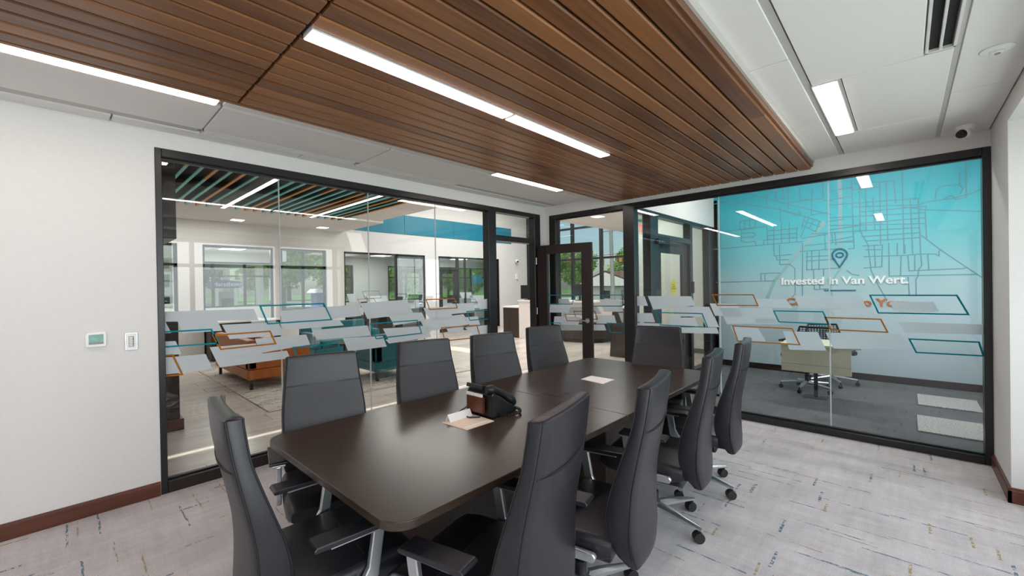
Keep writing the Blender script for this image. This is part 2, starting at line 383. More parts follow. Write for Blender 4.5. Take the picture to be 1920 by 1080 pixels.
FILM_RIGHT=[('F',[(-2.559,1.336),(-2.445,1.340),(-2.399,1.216),(-2.561,1.213)]),
('F',[(-2.400,1.340),(-1.856,1.340),(-1.813,1.231),(-2.328,1.169)]),
('F',[(-2.086,1.215),(-1.657,1.220),(-1.606,1.110),(-2.036,1.093)]),
('F',[(-2.154,1.077),(-1.819,1.090),(-1.779,0.984),(-2.104,0.974)]),
('F',[(-2.009,0.965),(-1.576,0.982),(-1.552,0.916),(-2.003,0.896)]),
('F',[(-1.744,1.104),(-1.600,1.110),(-1.551,0.990),(-1.693,0.982)]),
('F',[(-2.562,1.120),(-2.345,1.124),(-2.307,1.008),(-2.564,1.004)]),
('F',[(-2.564,0.993),(-2.185,0.999),(-2.141,0.957),(-2.565,0.950)]),
('F',[(-1.650,1.259),(-1.363,1.257),(-1.293,1.122),(-1.594,1.117)]),
('F',[(-0.829,1.348),(-0.308,1.351),(-0.264,1.240),(-0.785,1.227)]),
('F',[(-0.104,1.302),(0.175,1.303),(0.211,1.217),(-0.069,1.208)]),
('F',[(-1.541,1.209),(-1.024,1.218),(-0.954,1.055),(-1.469,1.029)]),
('F',[(-0.529,1.223),(-0.245,1.231),(-0.190,1.167),(-0.495,1.155)]),
('F',[(-0.052,1.121),(0.459,1.123),(0.466,1.041),(-0.006,1.028)]),
('F',[(-1.198,1.318),(-0.903,1.320),(-0.842,1.226),(-1.148,1.219)]),
('F',[(-0.931,0.982),(-0.637,0.993),(-0.568,0.814),(-0.875,0.797)]),
('F',[(-0.575,0.992),(-0.041,1.013),(0.027,0.881),(-0.512,0.840)]),
('F',[(-1.432,1.007),(-1.167,1.015),(-1.085,0.864),(-1.362,0.851)]),
('F',[(-1.183,1.107),(-1.009,1.110),(-0.969,1.063),(-1.167,1.054)]),
('T',[(-2.305,1.140),(-1.730,1.144),(-1.667,0.977),(-2.239,0.974)]),
('O',[(-1.626,1.365),(-1.197,1.366),(-1.148,1.238),(-1.570,1.233)]),
('O',[(-1.414,1.018),(-0.845,1.020),(-0.778,0.849),(-1.362,0.843)]),
('T',[(-1.019,1.197),(-0.589,1.201),(-0.538,1.070),(-0.969,1.073)]),
('O',[(-0.586,1.145),(-0.162,1.145),(-0.112,1.018),(-0.538,1.017)]),
('T',[(-0.247,1.364),(0.317,1.365),(0.386,1.196),(-0.186,1.191)]),
('T',[(0.013,0.979),(0.439,0.984),(0.465,0.863),(0.061,0.853)])]
FILM_SIDE=[('F',[(-3.632,1.173),(-3.139,1.192),(-3.074,1.090),(-3.666,1.070)]),
('F',[(-3.112,1.292),(-2.798,1.295),(-2.740,1.130),(-3.036,1.121)]),
('F',[(-3.189,1.070),(-2.882,1.077),(-2.848,0.963),(-3.162,0.951)]),
('F',[(-3.878,0.903),(-3.039,0.945),(-3.007,0.864),(-3.780,0.817)]),
('F',[(-2.819,1.115),(-2.746,1.117),(-2.748,0.987),(-2.769,0.986)]),
('F',[(-3.984,1.292),(-3.630,1.296),(-3.589,1.191),(-3.940,1.184)]),
('T',[(-3.421,1.352),(-2.742,1.359),(-2.744,1.199),(-3.363,1.186)]),
('T',[(-2.998,0.972),(-2.748,0.975),(-2.750,0.841),(-2.946,0.840)]),
('O',[(-3.549,1.119),(-3.178,1.130),(-3.132,1.009),(-3.489,0.993)])]
MAP=[(0.05,[(-0.73,3.08),(-0.72,2.79),(-0.73,2.01)]),(0.05,[(-0.94,2.42),(-0.97,2.34),(-1.31,1.92)]),(0.05,[(-0.93,2.39),(-1.61,1.51),(-1.73,1.19)]),(0.03,[(-0.73,1.68),(-0.79,1.57),(-0.85,1.46),(-0.86,1.37),(-0.83,1.25)]),(0.011,[(-2.55,2.94),(-2.43,2.95),(-2.27,2.93),(-1.82,2.79),(-1.52,2.70),(-1.26,2.58),(-0.96,2.43)]),(0.011,[(-2.05,3.07),(-1.36,2.75),(-0.84,2.53)]),(0.011,[(-2.46,2.97),(-2.45,2.12)]),(0.011,[(-2.56,2.11),(-1.72,2.13),(-1.20,2.14)]),(0.011,[(-1.70,3.10),(-1.71,2.76)]),(0.011,[(-1.57,3.01),(-1.57,2.88),(-1.40,2.87)]),(0.011,[(-1.40,3.09),(-1.40,2.69)]),(0.011,[(-1.68,2.99),(-1.57,3.01)]),(0.011,[(-1.47,3.05),(-1.47,2.87)]),(0.011,[(-1.24,3.09),(-1.24,2.81),(-1.12,2.81)]),(0.011,[(-1.38,2.79),(-0.95,2.80)]),(0.011,[(-1.07,2.99),(-1.09,2.55)]),(0.011,[(-0.94,3.06),(-0.93,2.76),(-0.80,2.74)]),(0.011,[(-1.52,2.74),(-1.51,2.50)]),(0.011,[(-2.13,2.57),(-1.88,2.58),(-1.89,2.43),(-2.13,2.42),(-2.13,2.57)]),(0.011,[(-2.05,2.57),(-2.05,2.43)]),(0.011,[(-1.97,2.57),(-1.97,2.43)]),(0.011,[(-2.44,2.42),(-1.72,2.44)]),(0.011,[(-2.10,2.40),(-2.11,2.23),(-2.03,2.19),(-1.89,2.20),(-1.88,2.13)]),(0.011,[(-2.10,2.36),(-1.91,2.35),(-1.89,2.32),(-1.91,2.28),(-2.11,2.28)]),(0.011,[(-1.71,2.43),(-1.70,2.12)]),(0.011,[(-1.61,2.44),(-1.61,1.93)]),(0.011,[(-1.50,2.47),(-1.50,2.13)]),(0.011,[(-1.39,2.47),(-1.39,2.14)]),(0.011,[(-1.28,2.39),(-1.29,2.15)]),(0.011,[(-1.70,2.36),(-1.29,2.36)]),(0.011,[(-1.70,2.28),(-1.29,2.28)]),(0.011,[(-1.70,2.21),(-1.29,2.21)]),(0.011,[(-1.76,2.12),(-1.76,2.20),(-1.70,2.21)]),(0.011,[(-1.51,2.69),(-1.28,2.57)]),(0.011,[(-1.17,2.55),(-1.22,2.35)]),(0.011,[(-1.12,2.53),(-1.23,2.22)]),(0.011,[(-1.05,2.48),(-1.11,2.36)]),(0.011,[(-0.98,2.44),(-1.03,2.29)]),(0.011,[(-1.20,2.47),(-0.98,2.36)]),(0.011,[(-1.22,2.41),(-1.03,2.28)]),(0.011,[(-1.26,2.56),(-1.25,2.63),(-1.24,2.63),(-1.23,2.56)]),(0.011,[(-1.22,2.19),(-0.88,2.23)]),(0.011,[(-1.09,2.55),(-0.88,2.57)]),(0.011,[(-0.88,2.42),(-0.68,2.44)]),(0.011,[(-1.53,2.11),(-1.53,1.78),(-1.39,1.78),(-1.32,1.71),(-1.32,1.29),(-1.36,1.24)]),(0.011,[(-1.62,2.13),(-1.61,1.93),(-1.36,1.94)]),(0.011,[(-1.58,1.93),(-1.57,1.86),(-1.40,1.86)]),(0.011,[(-1.81,1.64),(-1.53,1.64)]),(0.011,[(-1.81,1.64),(-1.81,1.51)]),(0.011,[(-1.75,1.64),(-1.75,1.51)]),(0.011,[(-2.53,1.50),(-1.61,1.51)]),(0.011,[(-1.15,1.96),(-1.16,1.67)]),(0.011,[(-1.09,1.97),(-1.09,1.67)]),(0.011,[(-0.99,1.97),(-1.00,1.67)]),(0.011,[(-1.25,1.98),(-0.75,1.99)]),(0.011,[(-1.16,1.89),(-0.88,1.89)]),(0.011,[(-1.16,1.82),(-0.79,1.83)]),(0.011,[(-1.16,1.68),(-0.75,1.69)]),(0.011,[(-1.07,1.67),(-1.06,1.36),(-0.88,1.37)]),(0.011,[(-0.94,1.68),(-0.94,1.58)]),(0.011,[(-0.99,1.48),(-0.99,1.37)]),(0.011,[(-1.21,2.11),(-1.22,1.25)]),(0.011,[(-0.92,2.22),(-0.91,1.98)]),(0.011,[(-1.18,2.07),(-0.57,2.10)]),(0.011,[(-1.09,2.25),(-0.49,2.24)]),(0.011,[(-0.57,2.25),(-0.56,1.98),(-0.63,1.98)]),(0.011,[(-0.83,2.22),(-0.82,2.09),(-0.57,2.08)]),(0.011,[(-0.79,2.23),(-0.78,2.05)]),(0.011,[(-0.87,2.12),(-0.57,2.16)]),(0.011,[(-0.87,2.29),(-0.49,2.32)]),(0.011,[(-0.49,2.24),(-0.40,2.02),(-0.37,1.64),(-0.30,1.44),(-0.20,1.20)]),(0.011,[(-0.65,1.65),(-0.59,1.59),(-0.51,1.57)]),(0.011,[(-0.58,3.02),(-0.57,2.10)]),(0.011,[(-0.49,2.96),(-0.49,2.24)]),(0.011,[(-0.42,2.85),(-0.42,2.25)]),(0.011,[(-0.34,2.71),(-0.32,2.23)]),(0.011,[(-0.26,2.92),(-0.26,2.03)]),(0.011,[(-0.19,2.92),(-0.18,2.07)]),(0.011,[(-0.11,2.91),(-0.09,2.60)]),(0.011,[(-0.02,3.09),(-0.01,1.87)]),(0.011,[(0.06,2.65),(0.08,1.86)]),(0.011,[(0.14,2.63),(0.16,1.86)]),(0.011,[(0.21,2.44),(0.22,2.06)]),(0.011,[(-0.87,2.89),(-0.58,2.91)]),(0.011,[(-0.87,2.76),(-0.60,2.77)]),(0.011,[(-0.58,2.96),(-0.11,2.92)]),(0.011,[(-0.58,2.87),(-0.27,2.86)]),(0.011,[(-0.87,2.68),(0.14,2.63)]),(0.011,[(0.14,2.63),(0.15,2.53)]),(0.011,[(-0.58,2.61),(0.14,2.54)]),(0.011,[(-0.49,2.52),(0.22,2.51)]),(0.011,[(-0.87,2.48),(0.21,2.42)]),(0.011,[(-0.49,2.35),(0.21,2.35)]),(0.011,[(-0.87,2.36),(0.21,2.27)]),(0.011,[(-0.48,2.24),(0.15,2.22)]),(0.011,[(-0.47,2.15),(0.16,2.15)]),(0.011,[(-0.43,2.08),(0.16,2.08)]),(0.011,[(-0.46,2.01),(-0.24,2.01),(-0.25,1.69),(-0.45,1.68)]),(0.011,[(-0.45,1.85),(-0.01,1.84),(0.14,1.85),(0.31,1.84),(0.34,1.81),(0.34,1.88),(0.36,1.90)]),(0.011,[(-0.43,1.95),(-0.26,1.94)]),(0.011,[(-0.33,2.01),(-0.32,1.69)]),(0.011,[(-0.17,2.03),(-0.17,1.55)]),(0.011,[(-0.08,2.02),(-0.08,1.85)]),(0.011,[(-0.00,1.99),(-0.00,1.87)]),(0.011,[(-0.04,1.84),(-0.05,1.55)]),(0.011,[(0.03,1.84),(0.04,1.62),(0.57,1.63),(0.60,1.65)]),(0.011,[(0.10,1.84),(0.10,1.63)]),(0.011,[(0.16,1.86),(0.17,1.69),(0.14,1.64),(0.13,1.54),(0.11,1.50),(0.11,1.28)]),(0.011,[(0.23,1.84),(0.24,1.63)]),(0.011,[(0.03,1.53),(0.04,1.27),(0.11,1.27)]),(0.011,[(-0.17,1.55),(0.68,1.55)]),(0.011,[(0.17,2.11),(0.35,1.90),(0.59,1.65),(0.74,1.50)]),(0.011,[(0.16,2.55),(0.27,2.57),(0.47,2.58),(0.63,2.61),(0.73,2.66)]),(0.011,[(0.31,2.59),(0.32,2.71),(0.35,2.75),(0.40,2.76),(0.54,2.75),(0.57,2.70),(0.55,2.64),(0.54,2.62)]),(0.011,[(0.40,2.58),(0.43,2.61),(0.47,2.62),(0.50,2.56),(0.60,2.57),(0.60,2.87)]),(0.011,[(0.54,2.75),(0.54,2.91),(0.60,2.91)]),(0.011,[(0.60,2.87),(0.60,3.07)]),(0.011,[(0.16,2.47),(0.73,2.37)]),(0.011,[(-0.01,2.53),(0.16,2.48)]),(0.011,[(0.22,2.51),(0.21,2.44)])]


# ------------------------------------------------------------------ room shell
WX, EY, CH = -4.02, 5.05, 2.685
BY, RX = -2.6, .95            # back wall, window wall
S = 'structure'
B(-4.10, BY, -.05, RX, 5.12, 0).build('floor', 'carpet_light', kind=S)
w = thing('wall_left', (-4.085, .5, 0), kind=S)
B(-4.15, BY, 0, WX, .474, 2.9).build('panel', 'wall_paint', w)
B(-4.15, .474, 2.562, WX, 5.05, 2.9).build('header', 'wall_paint', w)
B(-4.15, 4.934, 0, WX, 5.05, 2.562).build('corner_post', 'wall_paint', w)
w = thing('wall_far', (-2, 5.1, 0), kind=S)
B(-4.15, EY, 0, -3.93, 5.18, 2.9).build('corner_post', 'wall_paint', w)
B(-3.93, EY, 2.548, .505, 5.18, 2.9).build('header', 'wall_paint', w)
w = thing('wall_right', (.9, 2, 0), kind=S)
B(.505, 4.3, 0, 1.35, 5.18, 2.9).build('pier', 'wall_paint', w)
B(.505, BY, 2.54, 1.35, 4.3, 2.9).build('header', 'wall_paint', w)
B(RX, BY, 0, 1.1, 4.3, .30).build('sill_wall', 'wall_paint', w)
B(RX, BY, 2.42, 1.1, 4.3, 2.54).build('header', 'wall_paint', w)
B(-4.15, BY-.1, 0, 1.35, BY, 2.9).build('wall_back', 'wall_paint', kind=S)
# baseboards (moulded)
def baseboard(name, poly_axis, a, b, face, sgn, h=.102):
    prof = [(0, 0), (.016, 0), (.016, h*.80), (.011, h*.87), (.010, h*.97), (.006, h), (0, h)]
    if poly_axis == 'y': pr = [(face+sgn*u, z) for u, z in prof]; m = MB(); m.prism(pr, a, b, axis=1)
    else: pr = [(face+sgn*u, z) for u, z in prof]; m = MB(); m.prism(pr, a, b, axis=0)
    return m.build(name, 'trim_wood', kind=S)
baseboard('baseboard_left', 'y', BY, .470, WX, 1)
baseboard('baseboard_right', 'y', 4.284, 5.05, .505, -1)
baseboard('baseboard_right', 'x', .489, RX, 4.3, -1)

# ceiling: tiles one by one over a backing
ce = thing('ceiling', (-1.5, 1.2, CH), kind=S)
B(-4.02, BY, CH+.022, .505, 5.05, 2.9).build('backing', 'tee_white', ce)
def tiles(x0, x1, ys):
    for a, b in zip(ys[:-1], ys[1:]):
        B(x0+.006, a+.005, CH, x1-.006, b-.005, CH+.022).build('ceiling_tile', 'ceiling_white', ce, bevel=.003, seg=1)
def seq(first, step, lo, hi):
    y = first
    while y > lo+step*.2: y -= step
    r = [lo]; y += step
    while y < hi-.05: r.append(y); y += step
    return r+[hi]
tiles(-4.02, -3.865, seq(.242, 1.22, BY, 5.05))
tiles(-3.775, -3.215, seq(.722, 1.22, BY, 5.05))
for a, b in ((.71, 3.10), (4.30, 5.05)): tiles(-3.19, -3.08, [a, b])
for i in range(4): tiles(-3.07+i*.6575, -3.07+(i+1)*.6575, seq(2.67, 1.22, BY, 5.05))
tiles(-.412, .2, [4.335, 5.05]); tiles(-.270, .2, [3.147, 4.335]); tiles(-.412, .085, [.26, 1.92, 3.147]); tiles(-.270, .085, [BY, -1.0, .26]); tiles(-.412, -.27, [BY, -1.0])
B(-.445, BY, CH+.006, -.412, 5.05, CH+.021).build('tee_bar', 'tee_white', ce); B(.195, BY, CH+.006, .220, 5.05, CH+.021).build('tee_bar', 'tee_white', ce)
B(-.292, 3.15, CH+.004, -.268, 4.335, CH+.021).build('tee_bar', 'tee_white', ce)
tiles(.215, .505, seq(2.66, 1.24, BY, 5.05))
for x in (-3.82, ): 
    B(x-.04, 3.16, CH+.006, x+.04, 5.05, CH+.02).build('tee_bar', 'tee_white', ce)
    B(x-.04, BY, CH+.006, x+.04, .70, CH+.02).build('tee_bar', 'tee_white', ce)
# linear slot diffusers
def slot(name, x0, x1, y0, y1, n, dark, label, group=None):
    t = thing(name, ((x0+x1)/2, (y0+y1)/2, CH), label, 'air vent', group)
    m = MB(); e = .012
    m.box(x0, y0, CH-.002, x0+e, y1, CH+.018).box(x1-e, y0, CH-.002, x1, y1, CH+.018).box(x0, y0, CH-.002, x1, y0+e, CH+.018).box(x0, y1-e, CH-.002, x1, y1, CH+.018)
    m.build('frame', 'lamp_trim', t, bevel=.0015, seg=1)
    wd = (x1-x0-2*e)/n
    for i in range(n):
        a = x0+e+i*wd
        B(a+.004, y0+e, CH+.014, a+wd-.004, y1-e, CH+.018).build('slot', dark, t)
        if i: B(a-.006, y0+e, CH-.001, a+.006, y1-e, CH+.016).build('divider', 'lamp_trim', t, bevel=.002, seg=1)
    return t
slot('slot_diffuser', -3.862, -3.778, .722, 1.915, 3, 'mid_grey', 'long white slot air diffuser in the ceiling above the left glass wall, nearer the camera')
slot('slot_diffuser', -3.862, -3.778, 1.935, 3.145, 3, 'mid_grey', 'long white slot air diffuser in the ceiling above the left glass wall, farther one')
slot('slot_diffuser', .085, .2, 1.35, 3.13, 2, 'black_void', 'white ceiling diffuser with two black slots beside the smoke detector')

# ceiling cloud of timber slats: every slat an object
PX0, PP, CZ = -.66, .103, 2.585
cl = thing('slatted_ceiling_panel', (-1.73, 1.2, CZ), 'suspended brown timber slat ceiling panel above the conference table', 'ceiling panel')
mods = [(-2.5, -1.735), (-1.72, .703), (.717, 3.150), (3.1515, 4.985)]
B(PX0-21*PP-.01, -2.5, CZ+.021, PX0+.0, 4.985, CZ+.035).build('backing', 'black_void', cl)
for a, b in mods:
    for k in range(21):
        x1 = PX0-k*PP-.0065; x0 = PX0-(k+1)*PP+.0065
        if k == 11 and (a, b) in (mods[2], ): continue
        if k == 0: x1 += .0065
        o = MB().prism([(x0, CZ+.006), (x0+.0055, CZ), (x1-.0055, CZ), (x1, CZ+.006), (x1, CZ+.018), (x0, CZ+.018)], a, b, axis=1).build('slat', 'slat_wood', cl)
B(PX0-21*PP-.032, -2.5, CZ, PX0-21*PP-.004, 4.985, CZ+.04).build('edge_slat', 'slat_wood', cl, bevel=.002, seg=1)
B(PX0-.004, -2.5, CZ+.018, PX0+.018, 4.985, CZ+.055).build('edge_trim', 'slat_wood', cl, bevel=.002, seg=1)
B(PX0+.012, -2.5, CZ+.055, PX0+.030, 4.97, CZ+.098).build('edge_channel', 'tee_white', cl)
for y in (-1.0, 2.2, 4.6):
    for x in (-1.0, -2.5): MB().cyl((x, y, CZ+.03), (x, y, CH+.02), .004, n=8).build('hanger_rod', 'steel', cl)
# linear lamps
def lamp(x0, x1, y0, y1, z, label, group=None, trim=.008):
    t = thing('linear_lamp', ((x0+x1)/2, (y0+y1)/2, z), label, 'ceiling light', group)
    m = MB()
    m.box(x0-trim, y0-trim, z-.003, x0, y1+trim, z+.025).box(x1, y0-trim, z-.003, x1+trim, y1+trim, z+.025).box(x0, y0-trim, z-.003, x1, y0, z+.025).box(x0, y1, z-.003, x1, y1+trim, z+.025)
    m.build('frame', 'lamp_trim', t)
    B(x0, y0, z-.007, x1, y1, z+.012).build('diffuser', 'lamp_on', t, bevel=.002, seg=1)
    return t
lx1 = PX0-11*PP-.006; lx0 = PX0-12*PP+.006
lamp(lx0, lx1, .730, 1.955, CZ, 'white linear lamp recessed in the timber slats, longer looking one nearer the camera', trim=.003)
lamp(lx0, lx1, 1.985, 3.145, CZ, 'white linear lamp recessed in the timber slats, the one farther from the camera', trim=.003)
lamp(-3.20, -3.09, -1.8, .68, CH, 'long lit linear lamp along the left edge of the timber slats, by the blank wall')
lamp(-3.20, -3.09, 3.13, 4.27, CH, 'small lit linear lamp beyond the slats, above the glass door')
lamp(-.402, -.292, 3.155, 4.325, CH, 'lit linear lamp in the white ceiling right of the timber slats')
lamp(-.402, -.292, -.99, .25, CH, 'lit linear lamp in the white ceiling above the camera, right side')
# smoke detector disc and security camera
def disc_fixture():
    t = thing('smoke_detector', (.358, 3.32, CH), 'round white detector disc on the ceiling beside the black slot diffuser', 'smoke detector')
    m = MB(); n = 28
    m.loft([[Vector((.358+r*cos(2*pi*k/n), 3.32+r*sin(2*pi*k/n), z)) for k in range(n)] for r, z in ((.062, CH), (.063, CH-.006), (.054, CH-.010), (.026, CH-.014), (.024, CH-.022), (.015, CH-.025))]).build('body', 'white_plastic', t)
    MB().cyl((.358, 3.32, CH-.025), (.358, 3.32, CH-.028), .011, n=16).build('lens', 'mid_grey', t)
disc_fixture()
t = thing('security_camera', (.352, 4.83, CH), 'white turret security camera hanging in the ceiling corner above the blue glass', 'camera')
m = MB(); n = 24
m.loft([[Vector((.352+r*cos(2*pi*k/n), 4.83+r*sin(2*pi*k/n), z)) for k in range(n)] for r, z in ((.060, CH), (.060, CH-.012), (.050, CH-.030), (.030, CH-.042))]).build('mount', 'white_plastic', t)
h = MB().sphere((.345, 4.815, CH-.050), .043, .043, .043, 20, 12).build('eyeball', 'white_plastic', t)
d = Vector((-.55, -.72, -.42)).normalized(); c0 = Vector((.345, 4.815, CH-.050))
MB().cyl(c0+d*.020, c0+d*.046, .036, .028, n=20).build('lens_cover', 'black_plastic', h)
MB().cyl(c0+d*.046, c0+d*.048, .012, n=14).build('lens', 'car_glass', h)

# ------------------------------------------------------------------ left glass wall
def film_parts(par, items, plane, kx, thick=.0012, w=.012):
    for ii, (k, poly) in enumerate(items):
        if k == 'F':
            m = MB(); P = poly; o_ = .0013*(ii % 4)*kx
            m.prism(P, plane+o_, plane+o_+thick*.9*kx, axis=0 if par['_ax'] == 0 else 1)
            m.build('frosted_patch', 'frost_blue' if par['_ax'] == 1 and min(p[0] for p in P) > -1.62 else 'frost', par)
        else:
            m = MB()
            for q in outline(poly, w): m.prism(q, plane+5.5*thick*kx, plane+6.5*thick*kx, axis=0 if par['_ax'] == 0 else 1)
            m.build('outline', 'tint_teal' if k == 'T' else 'tint_orange', par)
FX0, FX1 = -4.13, -4.012     # frame depth
w1 = thing('window_1', (-4.075, 2.2, 0), kind=S); w1['_ax'] = 0
def fr(par, *a, nm='frame_bar', mat='black_metal'): return B(*a).build(nm, mat, par, bevel=.003, seg=1)
fr(w1, FX0, .474, 0, FX1, .514, 2.562, nm='frame_post'); fr(w1, FX0, 3.856, 0, FX1, 3.995, 2.562, nm='frame_post')
fr(w1, FX0, .514, 2.502, FX1, 3.856, 2.562, nm='head_rail'); fr(w1, FX0, .514, 0, FX1, 3.856, .085, nm='sill_rail', mat='door_wood')
fr(w1, -4.095, .514, 2.485, -4.055, 3.856, 2.502, nm='glazing_channel'); fr(w1, -4.095, .514, .085, -4.055, 3.856, .098, nm='glazing_channel')
ys = [.514, 1.328, 2.180, 3.034, 3.856]
for a, b in zip(ys[:-1], ys[1:]): B(-4.081, a+.0015, .098, -4.069, b-.0015, 2.485).build('glass_pane', 'glass_clear', w1)
for y in ys[1:-1]: B(-4.0815, y-.0045, .098, -4.0685, y+.0045, 2.485).build('glass_joint', 'joint_clear', w1)
film_parts(w1, FILM_LEFT, -4.0685, 1)
# door frame + transom
d1 = thing('door_1', (-4.075, 4.4, 0), kind=S); d1['_ax'] = 0
fr(d1, FX0, 4.80, 0, FX1, 4.934, 2.562, nm='frame_post'); fr(d1, FX0, 3.995, 2.502, FX1, 4.80, 2.562, nm='head_rail'); fr(d1, FX0, 3.995, 2.115, FX1, 4.80, 2.19, nm='transom_bar')
B(-4.081, 3.995, 2.19, -4.069, 4.80, 2.502).build('transom_pane', 'glass_clear', d1)
B(-4.072, 3.995, 0, -4.045, 4.013, 2.115).build('door_stop', 'black_metal', d1)
# the open leaf: stile, rails, glass
hx, hy = -3.985, 4.845
dv = Vector((.985, .17, 0)).normalized(); dn = Vector((-dv.y, dv.x, 0))
def leafbox(a, b, z0, z1, t0=-.022, t1=.022):
    m = MB(); p = [Vector((hx, hy, 0))+dv*s+dn*t for s, t in ((a, t0), (b, t0), (b, t1), (a, t1))]
    return m.prism([(q.x, q.y) for q in p], z0, z1)
LW, LT = .85, 2.085
leaf = leafbox(0, .155, .012, LT).build('leaf_stile', 'door_wood', d1, bevel=.002, seg=1)
leafbox(LW-.155, LW, .012, LT).build('leaf_stile', 'door_wood', d1, bevel=.002, seg=1)
leafbox(.155, LW-.155, 1.955, LT).build('leaf_rail', 'door_wood', d1, bevel=.002, seg=1)
leafbox(.155, LW-.155, .012, .27).build('leaf_rail', 'door_wood', d1, bevel=.002, seg=1)
leafbox(.155, LW-.155, .27, 1.955, -.004, .004).build('leaf_glass', 'glass_clear', d1)
def L3(s, t, z): q = Vector((hx, hy, 0))+dv*s+dn*t; return (q.x, q.y, z)
m = MB().cyl(L3(LW-.07, -.022, 1.0), L3(LW-.07, -.034, 1.0), .033, n=22).cyl(L3(LW-.07, -.034, 1.0), L3(LW-.07, -.065, 1.0), .011, n=12)
hd = m.build('door_handle', 'steel', d1)
MB().tube([L3(LW-.07, -.063, 1.0), L3(LW-.11, -.066, 1.001), L3(LW-.18, -.060, .998)], [.011, .010, .008], 10).build('lever', 'steel', hd)
MB().cyl(L3(LW-.07, .022, 1.0), L3(LW-.07, .034, 1.0), .033, n=22).build('rose', 'steel', hd)
for z in (.35, 1.12, 1.86): MB().cyl((hx-.012, hy-.034, z-.05), (hx-.012, hy-.034, z+.05), .008, n=10).build('hinge', 'steel', d1)
# thin film on the leaf glass
for k, s0, s1, z0, z1, sl in (('T', .165, .60, 1.22, 1.36, -.06), ('F', .17, .52, 1.10, 1.215, -.04), ('F', .24, .66, .93, 1.045, -.03), ('T', .165, .36, .86, .955, -.02), ('O', .42, .69, .985, 1.085, .03)):
    P = [(s0, z1), (s1, z1), (s1+sl, z0), (s0+(sl if k != 'F' else -.0), z0)]
    if k == 'F': P = [(s0-sl*.5, z1), (s1, z1), (s1+sl, z0), (s0, z0)]
    m = MB()
    for q in ([P] if k == 'F' else outline([(max(.158, a), b) for a, b in P], .01)):
        lo = -.0056 if k == 'F' else -.0068; hi = -.0042 if k == 'F' else -.0058
        m.add([L3(a, lo, b) for a, b in q]+[L3(a, hi, b) for a, b in q], [(0, 1, 2, 3), (7, 6, 5, 4)]+[(i, i+4, (i+1) % 4+4, (i+1) % 4) for i in range(4)])
    m.build('frosted_patch' if k == 'F' else 'outline', {'F': 'frost', 'T': 'tint_teal', 'O': 'tint_orange'}[k], d1)

# ------------------------------------------------------------------ end glass wall
FY0, FY1 = 5.042, 5.165
w2 = thing('window_2', (-1.7, 5.105, 0), kind=S); w2['_ax'] = 1
fr(w2, -3.93, FY0, 0, -3.812, FY1, 2.547, nm='frame_post'); fr(w2, -2.704, FY0, 0, -2.548, FY1, 2.547, nm='frame_post'); fr(w2, .458, FY0, 0, .505, FY1, 2.547, nm='frame_post')
for a, b in ((-3.812, -2.704), (-2.548, .458)):
    fr(w2, a, FY0, 2.485, b, FY1, 2.547, nm='head_rail'); fr(w2, a, FY0, 0, b, FY1, .062, nm='sill_rail')
    fr(w2, a, 5.085, .062, b, 5.125, .078, nm='glazing_channel'); fr(w2, a, 5.085, 2.470, b, 5.125, 2.485, nm='glazing_channel')
B(-3.812, 5.099, .078, -2.704, 5.111, 2.47).build('glass_pane', 'glass_clear', w2)
xs = [-2.548, -1.54, -.54, .458]
for a, b in zip(xs[:-1], xs[1:]): B(a+.0015, 5.099, .078, b-.0015, 5.111, 2.47).build('glass_pane', 'glass_clear', w2)
for x in xs[1:-1]: B(x-.005, 5.0985, .078, x+.005, 5.1115, 2.47).build('glass_joint', 'joint_clear', w2)
film_parts(w2, FILM_RIGHT+FILM_SIDE, 5.0985, -1)

# wall controls
t = thing('thermostat', (WX, .149, 1.182), 'white thermostat with a greenish screen, left of the two wall controls', 'thermostat')
m = MB(); pts = []
def rrect(y0, y1, z0, z1, r, n=4):
    o = []
    for cy_, cz_, a0 in ((y1-r, z1-r, 0), (y0+r, z1-r, 90), (y0+r, z0+r, 180), (y1-r, z0+r, 270)):
        o += [(cy_+r*cos(rad(a0+90*i/n)), cz_+r*sin(rad(a0+90*i/n))) for i in range(n+1)]
    return o
m.prism(rrect(.098, .199, 1.132, 1.232, .012), WX, WX+.022, axis=0).build('body', 'white_plastic', t, bevel=.003)
B(WX+.0225, .113, 1.150, WX+.0235, .185, 1.216).build('screen', 'screen_green', t)
B(WX+.0236, .113, 1.150, WX+.0242, .185, 1.164).build('display_bar', 'mid_grey', t)
t = thing('wall_control_panel', (WX, .327, 1.15), 'steel-edged white keypad plate beside the thermostat', 'light switch')
m = MB().prism(rrect(.292, .362, 1.088, 1.213, .006), WX, WX+.006, axis=0).build('plate', 'steel', t, bevel=.002)
MB().prism(rrect(.300, .354, 1.096, 1.205, .004), WX+.006, WX+.011, axis=0).build('bezel', 'white_plastic', t, bevel=.0015)
pn = B(WX+.011, .312, 1.112, WX+.0125, .341, 1.186).build('screen', 'mid_grey', t)
for i in range(6): B(WX+.0125, .315, 1.117+i*.0113, WX+.0132, .334, 1.124+i*.0113).build('key', 'white_plastic', pn)
for i, z in enumerate((1.130, 1.165)): B(WX+.0125, .335, z, WX+.0132, .340, z+.004).build('indicator', 'grass', pn)

# ------------------------------------------------------------------ window wall behind and beside the camera
w3 = thing('window_3', (1.0, .8, .3), kind=S)
for y in (-2.58, -1.2, .18, 1.56, 2.94, 4.27): fr(w3, .985, y-.03, .3, 1.085, y+.03, 2.42, nm='frame_post')
for z in (.33, 1.95, 2.39): fr(w3, .995, BY, z-.03, 1.075, 4.3, z+.03, nm='frame_rail')
for a, b in ((-2.55, -1.23), (-1.17, .15), (.21, 1.53), (1.59, 2.91), (2.97, 4.24)): B(1.03, a, .36, 1.04, b, 2.36).build('glass_pane', 'glass_far', w3)
baseboard('baseboard_right', 'y', BY, 4.3, RX, -1)
